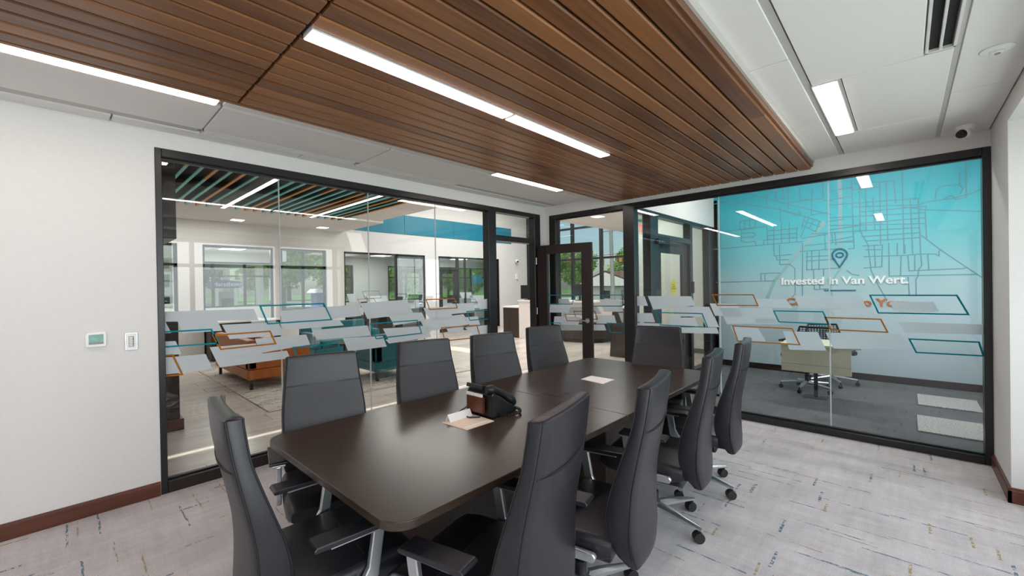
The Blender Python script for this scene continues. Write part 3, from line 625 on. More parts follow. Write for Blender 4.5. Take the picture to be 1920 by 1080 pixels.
# ------------------------------------------------------------------ conference table
TX0, TX1, TY0, TY1, TZ = -2.425, -1.185, .700, 3.775, .737
tb = thing('conference_table', ((TX0+TX1)/2, (TY0+TY1)/2, 0), 'long dark brown wood conference table with rounded corners', 'table')
def rr2(x0, x1, y0, y1, r, n=8):
    o = []
    for cx_, cy_, a0 in ((x1-r, y1-r, 0), (x0+r, y1-r, 90), (x0+r, y0+r, 180), (x1-r, y0+r, 270)):
        o += [(cx_+r*cos(rad(a0+90*i/n)), cy_+r*sin(rad(a0+90*i/n))) for i in range(n+1)]
    return o
def half(y0, y1, front):
    r = .10; n = 8; o = []
    cs = ((TX1-r, y1-r, 0), (TX0+r, y1-r, 90), (TX0+r, y0+r, 180), (TX1-r, y0+r, 270))
    for i, (cx_, cy_, a0) in enumerate(cs):
        roundit = (i < 2) != front
        if roundit: o += [(cx_+r*cos(rad(a0+90*k/n)), cy_+r*sin(rad(a0+90*k/n))) for k in range(n+1)]
        else: o.append(((TX1, TX0, TX0, TX1)[i], (y1, y1, y0, y0)[i]))
    return o
ym = 2.235
MB().prism(half(TY0, ym-.0006, True), TZ-.032, TZ, smooth=True).build('tabletop', 'table_wood', tb, bevel=.003)
MB().prism(half(ym+.0006, TY1, False), TZ-.032, TZ, smooth=True).build('tabletop', 'table_wood', tb, bevel=.003)
for y0 in (1.22, 2.62):
    m = B(-2.02, y0, .012, -1.56, y0+.5, TZ-.032).build('pedestal', 'dark_laminate', tb, bevel=.003, seg=1)
    B(-2.04, y0-.03, 0, -1.53, y0+.53, .03).build('plinth', 'black_plastic', m)
    B(-2.018, y0-.006, .04, -1.562, y0, TZ-.04).build('door_panel', 'dark_laminate', m, bevel=.002, seg=1)
B(-1.86, 1.72, .30, -1.80, 2.62, .66).build('stretcher', 'dark_laminate', tb)
gr = B(-1.88, 2.30, TZ-.001, -1.74, 2.44, TZ+.002).build('power_lid', 'table_wood', tb, bevel=.001, seg=1)

# papers and name tent
def sheet(name, pts, z, th, m, label=None, cat='paper', parent=None):
    b = MB().prism(pts, z, z+th); return b.build(name, m, parent, label=label, cat=cat)
sheet('placemat', [(-1.905, 1.443), (-1.705, 1.452), (-1.701, 1.652), (-1.921, 1.659)], TZ, .0025, 'paper_tan', 'tan card lying flat on the table under the folded name tent', 'paper')
sheet('paper_strip', [(-1.745, 1.465), (-1.728, 1.466), (-1.724, 1.63), (-1.741, 1.631)], TZ+.0026, .0008, 'paper_white', 'narrow white paper strip along the edge of the tan card', 'paper')
m = MB(); a, b = (-1.905, 1.475), (-1.880, 1.640)   # tent ridge runs in y
ty0, ty1 = 1.470, 1.635
v = [(-1.910, ty0, TZ+.0028), (-1.865, ty0, TZ+.0028), (-1.888, ty0, TZ+.042), (-1.910, ty1, TZ+.0028), (-1.865, ty1, TZ+.0028), (-1.888, ty1, TZ+.042),
     (-1.908, ty0, TZ+.0028), (-1.867, ty0, TZ+.0028), (-1.888, ty0, TZ+.040), (-1.908, ty1, TZ+.0028), (-1.867, ty1, TZ+.0028), (-1.888, ty1, TZ+.040)]
m.add(v, [(0, 3, 5, 2), (1, 2, 5, 4), (6, 8, 11, 9), (7, 10, 11, 8), (0, 2, 8, 6), (2, 1, 7, 8), (3, 9, 11, 5), (5, 11, 10, 4), (0, 6, 9, 3), (1, 4, 10, 7)])
m.build('name_tent', 'paper_white', label='folded white name tent card standing on the tan card', cat='card')
sheet('paper_sheet', [(-1.915, 2.845), (-1.920, 3.0), (-1.701, 2.995), (-1.697, 2.811)], TZ, .002, 'paper_white', 'white sheet lying alone near the far end of the table', 'paper')
for i in range(4): pass

# ------------------------------------------------------------------ desk phone (local frame: user side toward -x+... camera sees its back left)
ph = thing('desk_phone', (0, 0, 0), 'black office desk phone with display, handset and coiled cord on the table', 'telephone')
m = MB().prism([(-.09, 0), (.09, 0), (.09, .02), (-.075, .125), (-.09, .115)], -.095, .095, axis=0).build('body', 'black_plastic', ph, bevel=.006)
b2 = MB()
def rotx(pts, a, c): return [(p[0], c[1]+(p[1]-c[1])*cos(a)-(p[2]-c[2])*sin(a), c[2]+(p[1]-c[1])*sin(a)+(p[2]-c[2])*cos(a)) for p in pts]
def slab(x0, x1, y0, y1, z0, z1, ang, piv):
    k = MB().box(x0, y0, z0, x1, y1, z1); k.v = rotx(k.v, ang, piv); return k
ang = -rad(32); piv = (0, -.085, .125)
slab(-.09, .035, -.085, .11, .125, .133, ang, piv).build('keypad_panel', 'black_plastic', ph, bevel=.002)
dsp = slab(-.088, .033, -.105, -.015, .134, .154, ang+.25, piv).build('display', 'black_plastic', ph, bevel=.002)
slab(-.080, .025, -.098, -.022, .154, .1545, ang+.25, piv).build('screen', 'car_glass', dsp)
for i in range(3):
    for j in range(4): slab(-.06+i*.028, -.04+i*.028, .0+j*.022, .014+j*.022, .133, .1365, ang, piv).build('key', 'mid_grey', ph)
hs = MB(); pts = []
for i in range(13):
    t_ = i/12; yy = -.10+.20*t_; zz = .150-.108*t_+.020*sin(pi*t_)
    pts.append((.068, yy, zz-.008))
hs.tube(pts, [.014, .021, .023, .018, .015, .014, .014, .014, .015, .018, .023, .021, .014], 12, flat=1.25).build('handset', 'black_plastic', ph)
B(-.07, -.115, .02, .05, -.096, .10).build('stand', 'trim_wood', ph, bevel=.003)  # brown colour stands in for a glossy reflection on the phone's back
for i in range(2): B(-.07+i*.062, -.118, .104, -.015+i*.062, -.108, .118).build('port_label', 'white_plastic', ph)
cp = []
for i in range(160):
    t_ = i/159; a = t_*pi*1.15
    base = Vector((.075+.075*sin(a), .10-.17*t_+.02*sin(2*a), .012)); cp.append(base+Vector((.007*cos(i*.9), 0, .007*sin(i*.9))))
MB().tube(cp, .0022, 5).build('coiled_cord', 'black_plastic', ph)
MB().tube([(-.02, -.09, .03), (-.06, -.14, .006), (-.12, -.12, .005), (-.13, -.04, .02), (-.11, .0, .05), (-.10, -.06, .03), (-.06, -.15, .006), (0, -.16, .005), (.04, -.12, .006)], .0035, 8).build('cable', 'black_plastic', ph)
ph.location = (-1.845, 1.775, TZ+.001); ph.rotation_euler = (0, 0, rad(0)); ph.scale = (1.15,)*3; 

# ------------------------------------------------------------------ executive chair (local: sitter faces +y)
def chair():
    t = thing('conference_chair', (0, 0, 0), 'x', 'chair')
    def prof(z):   # rear y, front y, half width
        K = [(.335, -.315, -.285, .160), (.36, -.318, -.262, .190), (.40, -.312, -.236, .212), (.47, -.306, -.206, .230), (.56, -.305, -.198, .236), (.66, -.312, -.220, .234), (.76, -.330, -.254, .233), (.85, -.348, -.284, .226), (.94, -.366, -.312, .216), (1.085, -.387, -.330, .203)]
        for a, b in zip(K[:-1], K[1:]):
            if z <= b[0]:
                u = (z-a[0])/(b[0]-a[0]); u = max(0, u); return [a[i]+(b[i]-a[i])*u for i in (1, 2, 3)]
        return K[-1][1:]
    rings = []; zs = [.34+.745*i/30 for i in range(31)]
    cor = {k: [] for k in ('fl', 'fr', 'rl', 'rr')}
    def smooth_prof(z):
        a = [prof(z+d_) for d_ in (-.03, -.015, 0, .015, .03)]; return [sum(q[i] for q in a)/5 for i in range(3)]
    for z in zs:
        yr, yf, hw = smooth_prof(z); r = .014; ring = []
        bow = .016                     # concave front, bowed rear
        n = 5
        xs_ = [-hw+r+(2*hw-2*r)*i/8 for i in range(9)]
        for x in xs_: ring.append((x, yf-bow*(1-(x/hw)**2), z))
        for i in range(1, n): a = pi/2-pi/2*i/n; ring.append((hw-r+r*cos(a), yf-r+r*sin(a), z))
        ring.append((hw, yf-r, z)); ring.append((hw+.004, (yf+yr)/2, z)); ring.append((hw, yr+r, z))
        for i in range(1, n): a = -pi/2*i/n; ring.append((hw-r+r*cos(a), yr+r+r*sin(a), z))
        for x in xs_[::-1]: ring.append((x, yr-bow*(1.2 if z < 1.0 else 1.2-(z-1.0)*6)*(1-(x/hw)**2), z))
        for i in range(1, n): a = -pi/2-pi/2*i/n; ring.append((-hw+r+r*cos(a), yr+r+r*sin(a), z))
        ring.append((-hw, yr+r, z)); ring.append((-hw-.004, (yf+yr)/2, z)); ring.append((-hw, yf-r, z))
        for i in range(1, n): a = pi-pi/2*i/n; ring.append((-hw+r+r*cos(a), yf-r+r*sin(a), z))
        rings.append([Vector(p) for p in ring])
        for k, sx, yy in (('fl', -1, yf-.004), ('fr', 1, yf-.004), ('rl', -1, yr+.004), ('rr', 1, yr+.004)): cor[k].append((sx*(hw-.0030), yy, z))
    def shrink(r, k, dz):
        c = sum(r, Vector())/len(r); return [Vector((c.x+(p.x-c.x)*(1-k*.16), c.y+(p.y-c.y)*(1-k), p.z+dz)) for p in r]
    top = [shrink(rings[-1], .12, .0045), shrink(rings[-1], .35, .0075), shrink(rings[-1], .9, .009)]
    bot = [shrink(rings[0], .9, -.012), shrink(rings[0], .4, -.009), shrink(rings[0], .12, -.005)]
    bk = MB().loft(bot+rings+top).build('backrest', 'leather', t)
    for k in cor: MB().tube(cor[k], .0027, 6).build('seam', 'stitch', bk)
    # header seam across front and back, with the crease below it
    yr, yf, hw = smooth_prof(.915)
    for dz in (0, .006):
        MB().tube([(x*hw, yf-.018*(1-x*x)+.0005-(dz*.3), .915+dz+.0) for x in [-.95+1.9*i/10 for i in range(11)]], .0019, 5).build('seam', 'stitch', bk)
        MB().tube([(x*hw, yr-.019*(1-x*x)+.0, .915+dz-.02*(1-x*x)) for x in [-.95+1.9*i/10 for i in range(11)]], .0016, 5).build('seam', 'stitch', bk)
    MB().tube([(.205, -.30, .39), (.221, -.30, .43), (.234, -.30, .50), (.238, -.30, .56)], [.003, .004, .004, .002], 6).build('zip_seam', 'stitch', bk)
    MB().tube([(-.205, -.30, .39), (-.221, -.30, .43), (-.234, -.30, .50), (-.238, -.30, .56)], [.003, .004, .004, .002], 6).build('zip_seam', 'stitch', bk)
    # seat
    sr = []
    P = [(-.225, .455, .385, .235), (-.15, .468, .365, .248), (0, .472, .36, .252), (.15, .472, .362, .250), (.22, .462, .368, .244), (.262, .435, .380, .232)]
    for y, zt, zb, hw in P:
        r = .028; q = []
        for sx, cz, a0 in ((1, zt-r, 0), (-1, zt-r, 90), (-1, zb+r*.6, 180), (1, zb+r*.6, 270)):
            rr = r if a0 < 180 else r*.6
            for i in range(5): a = rad(a0+90*i/4); q.append(Vector((sx*(hw-rr)+rr*cos(a), y, cz+rr*sin(a))))
        sr.append(q)
    seat = MB().loft(sr).build('seat', 'leather', t, bevel=0)
    for s_ in (-1, 1): MB().tube([(s_*(hw-.020), y, zt-.003) for y, zt, zb, hw in P], .002, 5).build('seam', 'stitch', seat)
    MB().tube([(x, .06, .4725) for x in (-.23, 0, .23)], .0016, 5).build('seam', 'stitch', seat)
    B(-.16, -.20, .315, .16, .16, .362).build('mechanism', 'black_plastic', t, bevel=.012)
    B(-.055, -.285, .315, .055, -.12, .35).build('back_bracket', 'black_plastic', t, bevel=.008)
    # arms
    for s_ in (-1, 1):
        x = s_*.272
        leg = [(.105, .607), (.060, .607), (.038, .47), (.015, .432), (-.04, .420), (-.165, .418), (-.178, .402), (-.165, .380), (.0, .376), (.050, .39), (.078, .43)]
        m = MB(); poly = [(y, z) for y, z in leg]
        m.prism(poly, x-.012, x+.012, axis=0)
        ar = m.build('armrest', 'alu', t, bevel=.005)
        B(x-.030, -.10, .605, x+.030, .106, .615).build('arm_rail', 'alu', ar, bevel=.002)
        pad = MB(); pad.prism([(-.155, .616), (.106, .6155), (.112, .624), (.106, .634), (-.150, .637), (-.160, .627)], x-.043, x+.043, axis=0)
        pad.build('arm_pad', 'leather', ar, bevel=.004)
        B(x-.014, .236, .43, x+.014, .2415, .642).build('arm_insert', 'black_plastic', ar) if False else None
    # gas lift and five-star base
    cxy = (0, -.005)
    m = MB().cyl((0, 0, .10), (0, 0, .19), .030, n=18).cyl((0, 0, .19), (0, 0, .315), .016, n=16); m.build('gas_lift', 'black_plastic', t)
    bs = MB().cyl((0, 0, .072), (0, 0, .125), .052, .040, n=22).build('base_hub', 'alu', t, bevel=.004)
    for k in range(5):
        a = rad(90+72*k+18); c_, s2 = cos(a), sin(a)
        rg = []
        for u, zt, h, w_ in ((.03, .128, .056, .034), (.10, .122, .046, .030), (.20, .106, .034, .025), (.29, .092, .024, .020), (.318, .087, .024, .018)):
            q = []
            for i in range(8):
                b_ = 2*pi*i/8+pi/8; ly = w_*cos(b_); lz = zt-h/2+h/2*sin(b_); q.append(Vector((u*c_-ly*s2, u*s2+ly*c_, lz)))
            rg.append(q)
        MB().loft(rg).build('base_arm', 'alu', t)
        cx_, cy_ = .305*c_, .305*s2
        ca = MB().cyl((cx_, cy_, .052), (cx_, cy_, .085), .007, n=8)
        sw = rad(35+14*(k-2)); wx, wy = cos(sw), sin(sw); ox, oy = -wy*.012, wx*.012
        ca.tube([(cx_+ox-wx*.012, cy_+oy-wy*.012, .040), (cx_+ox, cy_+oy, .060), (cx_+ox+wx*.012, cy_+oy+wy*.012, .040)], .009, 6)
        cs = ca.build('caster', 'caster_black', t)
        for d_ in (-.021, .001):
            MB().cyl((cx_+ox+wx*d_, cy_+oy+wy*d_, .0305), (cx_+ox+wx*(d_+.020), cy_+oy+wy*(d_+.020), .0305), .0305, n=20).build('wheel', 'caster_black', cs)
    return t
ch0 = chair()
# backrest top centre (x, y), facing angle of sitter (deg, 0=+y), label
TOPC = .357
spots = [(-1.765, .385, 0, 'dark leather high-back chair at the near end of the table, left foreground'),
 (-2.68, 1.11, -90, 'dark leather chair on the glass-wall side, nearest the camera, with the widest visible back'),
 (-2.72, 1.90, -90, 'dark leather chair on the glass-wall side, second from the camera'),
 (-2.60, 2.52, -90, 'dark leather chair on the glass-wall side, third from the camera'),
 (-2.64, 3.27, -90, 'dark leather chair on the glass-wall side, farthest from the camera, before the open door'),
 (-1.72, 3.86, 180, 'dark leather chair at the far end of the table in front of the black mullion'),
 (-.86, 1.16, 90, 'dark leather chair on the window side, nearest the camera, seen from behind'),
 (-.795, 1.75, 90, 'dark leather chair on the window side, second from the camera'),
 (-.825, 2.60, 90, 'dark leather chair on the window side, third from the camera'),
 (-.83, 3.25, 90, 'dark leather chair on the window side, farthest from the camera')]
TW = {0: -5, 1: -15, 2: -14, 3: -13, 4: -12, 5: 15, 6: 13, 7: 12, 8: 9, 9: 7}
for i, (x, y, a, lab) in enumerate(spots):
    a = rad(a+TW[i]); ox, oy = -sin(a)*TOPC, cos(a)*TOPC
    loc = (x+ox, y+oy, 0)
    if i == 0: ch0.location = loc; ch0.rotation_euler = (0, 0, a); ch0['label'] = lab; ch0['group'] = 'conference chairs around the table'
    else: dup(ch0, loc, a, lab)
# ------------------------------------------------------------------ office behind the end wall
OY, OX0, OX1 = 8.2, -2.62, 1.3
B(-2.70, 5.12, -.05, 1.4, 8.35, 0).build('floor_office', 'carpet_dark', kind=S)
B(-2.75, 5.18, 3.5, 1.4, 8.35, 3.6).build('ceiling_office', 'ceiling_white', kind=S)
w = thing('wall_office_back', (-.6, 8.25, 0), kind=S)
B(OX0, OY, 0, 1.4, 8.35, 3.5).build('panel', 'mural_print', w)
m = MB(); mr = MB(); dz_ = 0
for wd, pts in MAP:
    wd = wd if wd > .02 else .014
    for a, b in zip(pts[:-1], pts[1:]):
        A_, B_ = Vector(a), Vector(b)
        if A_.x < OX0+.01 or B_.x < OX0+.01 or A_.x > 1.29 or B_.x > 1.29 or min(A_.y, B_.y) < .12 or max(A_.y, B_.y) > 3.6: continue
        d_ = (B_-A_)
        if d_.length < 1e-4: continue
        d_ = d_.normalized(); nn = Vector((-d_.y, d_.x))*wd/2; e_ = d_*wd*.4
        q = [A_-nn-e_, B_-nn+e_, B_+nn+e_, A_+nn-e_]
        dz_ += 6e-6; (mr if wd > .02 else m).prism([(p.x, p.y) for p in q], OY-.0010-dz_, OY+.001, axis=1)
m.build('map_lines', 'print_grey', w, kind='stuff'); mr.build('map_roads', 'print_road', w)
FM = lambda x, z, y=OY: frame_mat((x, y, z), (1, 0, 0), (0, 0, 1))
def fit(body, x0, x1, z0, cap, m_, depth, bold, name):
    o = text(body, 1., m_, depth, name, bold, w, FM(0, 0, 0))
    xs_ = [v.co.x for v in o.data.vertices]; zs_ = [v.co.z for v in o.data.vertices]
    sx = (x1-x0)/(max(xs_)-min(xs_)); cz = cap/.72; mnx = min(xs_)+w['_o'][0]
    for v in o.data.vertices:
        px_ = v.co.x+w['_o'][0]; pz = v.co.z+w['_o'][2]; py = v.co.y+w['_o'][1]
        v.co = Vector((x0+(px_-mnx)*sx, OY-.002-depth/2+py, z0+pz*cz))-Vector(w['_o'])
    return o
fit('Invested in Van Wert.', -1.507, .033, 1.445, .116, 'print_white', .014, .024, 'lettering')
fit('Committed to You.', -1.44, .03, 1.115, .112, 'print_orange', .012, .024, 'lettering')
B(-.935, OY-.012, 1.338, -.545, OY, 1.356).build('underline', 'print_blue', w, bevel=.004)
# location pin: ring outline drop + inner ring
def ring2(outer, inner, y0, y1):
    k = MB(); n_ = len(outer)
    v = [(p[0], y0, p[1]) for p in outer]+[(p[0], y0, p[1]) for p in inner]+[(p[0], y1, p[1]) for p in outer]+[(p[0], y1, p[1]) for p in inner]
    f = []
    for i in range(n_):
        j = (i+1) % n_; f += [(i, j, n_+j, n_+i), (2*n_+i, 3*n_+i, 3*n_+j, 2*n_+j), (i, 2*n_+i, 2*n_+j, j), (n_+i, n_+j, 3*n_+j, 3*n_+i)]
    return k.add(v, f)
def drop(r, cx_, cz_, tip):
    o = []; 
    for i in range(33): a = rad(-28)+rad(236)*i/32; o.append((cx_+r*cos(a), cz_+r*sin(a)))
    o.append((cx_, tip)); return o
ring2(drop(.102, -.736, 1.895, 1.690), drop(.080, -.736, 1.895, 1.722), OY-.012, OY).build('pin_mark', 'print_blue', w)
ring2([(-.736+.051*cos(2*pi*i/28), 1.893+.045*sin(2*pi*i/28)) for i in range(28)], [(-.736+.034*cos(2*pi*i/28), 1.893+.028*sin(2*pi*i/28)) for i in range(28)], OY-.012, OY).build('pin_mark', 'print_blue', w)
B(OX0, OY-.015, 0, 1.3, OY, .10).build('baseboard_office', 'door_wood', kind=S, bevel=.004)
w = thing('wall_office_right', (1.35, 6.7, 0), kind=S)
for a in ((5.18, 0, 5.8, 3.5), (7.6, 0, 8.2, 3.5), (5.8, 0, 7.6, .9), (5.8, 2.35, 7.6, 3.5)): B(1.3, a[0], a[1], 1.42, a[2], a[3]).build('panel', 'wall_paint', w)
w4 = thing('window_4', (1.36, 6.7, .9), kind=S)
for y in (5.82, 6.7, 7.58): fr(w4, 1.33, y-.025, .9, 1.40, y+.025, 2.35, nm='frame_post')
for z in (.92, 2.33): fr(w4, 1.33, 5.8, z-.02, 1.40, 7.6, z+.02, nm='frame_rail')
B(1.36, 5.84, .94, 1.366, 7.56, 2.31).build('glass_pane', 'glass_far', w4)
t = thing('wall_outlet', (-2.02, 8.19, .486), 'small black wall outlet low on the blue map wall behind the glass', 'outlet')
B(-2.055, 8.192, .43, -1.985, OY, .54).build('plate', 'black_plastic', t, bevel=.003)
for z in (.462, .508): B(-2.04, 8.189, z-.013, -2.0, 8.192, z+.013).build('socket', 'mid_grey', t)
# desk in the office
t = thing('office_desk', (-.93, 6.4, 0), 'pale cream office desk with a hanging front panel behind the blue-lit glass', 'desk')
B(-1.14, 6.06, .715, -.36, 6.70, .74).build('desktop', 'cream_laminate', t, bevel=.003)
B(-1.135, 6.10, .40, -.453, 6.122, .715).build('front_panel', 'cream_laminate', t, bevel=.002)
B(-1.135, 6.097, .49, -.453, 6.10, .494).build('groove', 'mid_grey', t)
B(-.87, 6.58, 0, -.83, 6.62, .715).build('leg', 'black_metal', t); B(-.97, 6.50, 0, -.73, 6.70, .010).build('foot', 'black_metal', t)
def task_chair(loc, rz, label):
    t = thing('office_task_chair', (0, 0, 0), label, 'chair')
    k = MB(); 
    k.prism([(-.23, -.22), (.23, -.22), (.25, .2), (.2, .25), (-.2, .25), (-.25, .2)], .45, .51); k.build('seat', 'mesh_black', t, bevel=.02)
    fr_ = MB().tube([(-.21, -.25, .52), (-.22, -.28, .70), (-.18, -.30, .84), (.18, -.30, .84), (.22, -.28, .70), (.21, -.25, .52)], .014, 8, closed=True).build('back_frame', 'black_plastic', t)
    k = MB()
    for i in range(12):
        z = .54+i*.026; k.tube([(-.205, -.262-(z-.56)*.16, z), (0, -.285-(z-.56)*.16, z), (.205, -.262-(z-.56)*.16, z)], .0045, 5)
    for i in range(11):
        x = -.18+i*.036; k.tube([(x, -.265, .535), (x, -.285, .70), (x, -.305, .835)], .0045, 5)
    k.build('mesh_net', 'mesh_black', fr_, kind='stuff')
    MB().tube([(0, -.02, .40), (0, -.24, .42), (0, -.28, .56)], .02, 8).build('back_bracket', 'black_plastic', t)
    for s_ in (-1, 1): MB().tube([(s_*.2, 0, .46), (s_*.29, 0, .48), (s_*.29, 0, .66), (s_*.29, .12, .67), (s_*.29, -.1, .67)], .014, 8).build('armrest', 'black_plastic', t)
    MB().cyl((0, 0, .10), (0, 0, .46), .025, n=14).build('gas_lift', 'black_plastic', t)
    for q in range(5):
        a = rad(72*q+20); MB().tube([(.03*cos(a), .03*sin(a), .115), (.30*cos(a), .30*sin(a), .085)], [.022, .014], 8).build('base_arm', 'alu', t)
        cs = MB().cyl((.30*cos(a), .30*sin(a), .05), (.30*cos(a), .30*sin(a), .085), .008, n=8).build('caster', 'caster_black', t)
        for d_ in (-.018, .006): MB().cyl((.30*cos(a)-sin(a)*d_, .30*sin(a)+cos(a)*d_, .028), (.30*cos(a)-sin(a)*(d_+.012), .30*sin(a)+cos(a)*(d_+.012), .028), .028, n=14).build('wheel', 'caster_black', cs)
    t.location = loc; t.rotation_euler = (0, 0, rz); return t
tc = task_chair((-1.0, 6.98, 0), rad(170), 'task chair on a chrome star base, seen below the front panel of the cream desk')
dup(tc, (-.80, 7.60, 0), rad(205), 'task chair behind the other one at the cream desk, close to the map wall')
for q, lab in (([(.178, 7.62), (.95, 7.28), (.561, 6.903), (-.0, 7.15)], 'x'),): pass
for poly, lab in (([(.15, 6.98), (.585, 6.96), (.57, 6.40), (.09, 6.385)], 'x'),): pass
for (a, lab) in (((.10, 7.55, .62, 6.93), 'thin pale grey panel on the dark carpet, the one nearer the map wall'), ((.08, 6.38, .575, 5.72), 'thin pale grey panel on the dark carpet, the one nearer the glass')):
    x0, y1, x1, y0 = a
    B(x0, y0, .001, x1, y1, .016).build('pale_panel', 'panel_grey', label=lab, cat='mat', bevel=.004)  # thin pale grey rectangles laid on the dark carpet

# partition between office and lobby (runs away from the mullion)
w5 = thing('window_5', (OX0, 6.6, 0), kind=S); PXa, PXb = -2.68, -2.56
fr(w5, PXa, 5.18, 2.45, PXb, 8.2, 2.51, nm='head_rail'); fr(w5, PXa, 5.18, 0, PXb, 8.2, .06, nm='sill_rail')
for a, b in ((5.55, 5.80), (7.02, 7.12), (7.92, 8.2)): fr(w5, PXa, a, .06, PXb, b, 2.45, nm='frame_post')
fr(w5, PXa, 5.80, 2.13, PXb, 7.02, 2.21, nm='transom_bar')
for a, b, z0, z1 in ((5.18, 5.55, .06, 2.45), (5.80, 7.02, 2.21, 2.45), (7.12, 7.92, .06, 2.45)): B(-2.626, a, z0, -2.614, b, z1).build('glass_pane', 'glass_far', w5)
B(-2.75, 5.18, 2.9, 1.4, 5.20, 3.5).build('wall_office_front', 'wall_paint', kind=S)
d2 = thing('door_2', (OX0, 6.4, 0), kind=S)
for a in ((5.81, 5.97, .01, 2.12), (6.78, 7.01, .01, 2.12), (5.97, 6.78, 1.95, 2.12), (5.97, 6.78, .01, .28)): B(-2.645, a[0], a[2], -2.60, a[1], a[3]).build('leaf_stile' if a[2] < .1 and a[3] > 1 else 'leaf_rail', 'door_wood', d2, bevel=.002, seg=1)
B(-2.626, 5.97, .28, -2.618, 6.78, 1.95).build('leaf_glass', 'glass_far', d2)
B(-2.60, 5.72, 2.06, -2.52, 6.15, 2.13).build('door_closer', 'black_metal', d2, bevel=.004)
MB().tube([(-2.54, 5.9, 2.05), (-2.45, 6.2, 2.03), (-2.58, 6.55, 2.10)], .008, 6).build('closer_arm', 'black_metal', d2)
hd = MB().cyl((-2.60, 6.9, 1.02), (-2.55, 6.9, 1.02), .028, n=16).build('door_handle', 'steel', d2)
MB().tube([(-2.555, 6.9, 1.02), (-2.55, 6.78, 1.02)], .009, 8).build('lever', 'steel', hd)
def disc_yz(x, cy_, cz_, r, t_): return MB().cyl((x, cy_, cz_), (x+t_, cy_, cz_), r, n=28)
s1 = disc_yz(-2.6175, 6.45, 1.435, .115, .003).build('round_sticker', 'yellow_sign', d2)
for i in range(3): B(-2.6145, 6.37+.02*i, 1.41+.03*i, -2.613, 6.53-.02*i, 1.42+.03*i).build('sticker_line', 'black_plastic', s1)
s1 = B(-2.6175, 6.40, 1.205, -2.6145, 6.53, 1.30).build('access_sticker', 'blue_plastic', d2)
k = MB().cyl((-2.6140, 6.47, 1.285), (-2.613, 6.47, 1.285), .009, n=12).box(-2.614, 6.462, 1.245, -2.613, 6.474, 1.275).box(-2.614, 6.44, 1.242, -2.613, 6.474, 1.25).box(-2.614, 6.438, 1.222, -2.613, 6.446, 1.25)
k.tube([(-2.6135, 6.465+.022*cos(a_*.5), 1.237+.022*sin(a_*.5)) for a_ in range(-8, 3)], .003, 5); k.build('wheelchair_mark', 'white_plastic', s1)
B(-2.56, 7.03, 1.33, -2.53, 7.10, 1.52).build('card_reader', 'black_plastic', label='slim black card reader on the post beside the stickered door', cat='card reader', bevel=.004)
B(PXa, 5.18, 2.51, PXb, 8.2, 3.5).build('wall_office_left', 'wall_paint', kind=S)
# exit sign, letters face the lobby
t = thing('exit_sign', (-2.8, 5.84, 2.40), 'red lettered exit sign hanging beyond the black mullion, seen from behind', 'sign')
MB().cyl((-2.8, 5.84, 2.40), (-2.8, 5.84, 3.0), .006, n=8).build('stem', 'alu', t)
B(-2.82, 5.66, 2.395, -2.78, 6.02, 2.42).build('bracket', 'alu', t, bevel=.003)
B(-2.803, 5.67, 2.215, -2.797, 6.01, 2.395).build('panel', 'glass_far', t)
o = text('EXIT', .155, 'exit_red', .004, 'lettering', .006, t, frame_mat((-2.8045, 5.995, 2.25), (0, -1, 0), (0, 0, 1)))

# ------------------------------------------------------------------ lobby
LXF = -11.08
lf = thing('floor_lobby', (-7, 6, 0), kind=S)
B(-15, -3.2, -.05, -4.10, 12.9, -.006).build('grout_bed', 'grout', lf)
B(-4.10, 5.12, -.05, -2.7, 12.9, -.006).build('grout_bed', 'grout', lf)
proto = {}
def tile(x, y, w_, l_):
    key = (round(w_, 3), round(l_, 3))
    if key not in proto:
        proto[key] = B(-w_/2, -l_/2, -.006, w_/2, l_/2, 0).mesh('tile', 'floor_tile')
    o = bpy.data.objects.new('tile', proto[key]); C.objects.link(o); o.parent = lf; o.location = Vector((x, y, 0))-Vector(lf['_o']); o['_o'] = (0, 0, 0)
nt = 0; wide = .31; ln = 1.22
for i in range(22):
    x0 = -4.112-i*wide; off = (-.105 if i % 2 else .1)+(.4 if i % 3 == 0 else 0)
    y = -.9+off-ln
    while y < 12.75:
        a, b = max(y, -.9), min(y+ln, 12.75)
        if b-a > .05: tile(x0-wide/2, (a+b)/2, wide-.005, b-a-.005); nt += 1
        y += ln
B(-15, -3.2, -.006, -4.112-22*wide-.003, 12.75, -.001).build('floor_far_field', 'floor_tile', lf)
B(-4.11, 5.12, -.006, -2.7, 12.75, 0).build('floor_passage', 'floor_tile', lf)
# rug
rg = B(-9.62, 1.70, .001, -5.69, 4.97, .012).build('area_rug', 'rug_pattern', label='cream patterned area rug under the orange and teal seats in the lobby', cat='rug', bevel=.004)

# low ceiling with baffles, atrium ceiling
B(-9.78, -3.2, 3.17, -4.15, 5.2, 3.3).build('ceiling_lobby', 'fin_dark', kind=S)
c2 = thing('ceiling_soffit', (-10.4, 1, 3.04), kind=S)
B(LXF, -3.2, 3.03, -9.0, 5.2, 3.3).build('panel', 'ceiling_white', c2)
B(-9.0, 4.25, 3.10, -4.15, 5.2, 3.3).build('panel', 'ceiling_white', c2)
B(-9.0, 4.20, 3.06, -4.15, 4.25, 3.18).build('edge', 'black_metal', c2)
B(-5.96, 5.18, 3.0, -2.68, 12.9, 3.15).build('ceiling_passage', 'ceiling_white', kind=S)
B(-15, 5.2, 4.6, -2.6, 13, 4.7).build('ceiling_atrium', 'ceiling_white', kind=S)
bf = thing('ceiling_baffles', (-6.6, 1.6, 2.98), 'rows of teal and orange ceiling baffles over the lobby seats', 'ceiling baffle')
random.seed(5); y = -1.9; i = 0
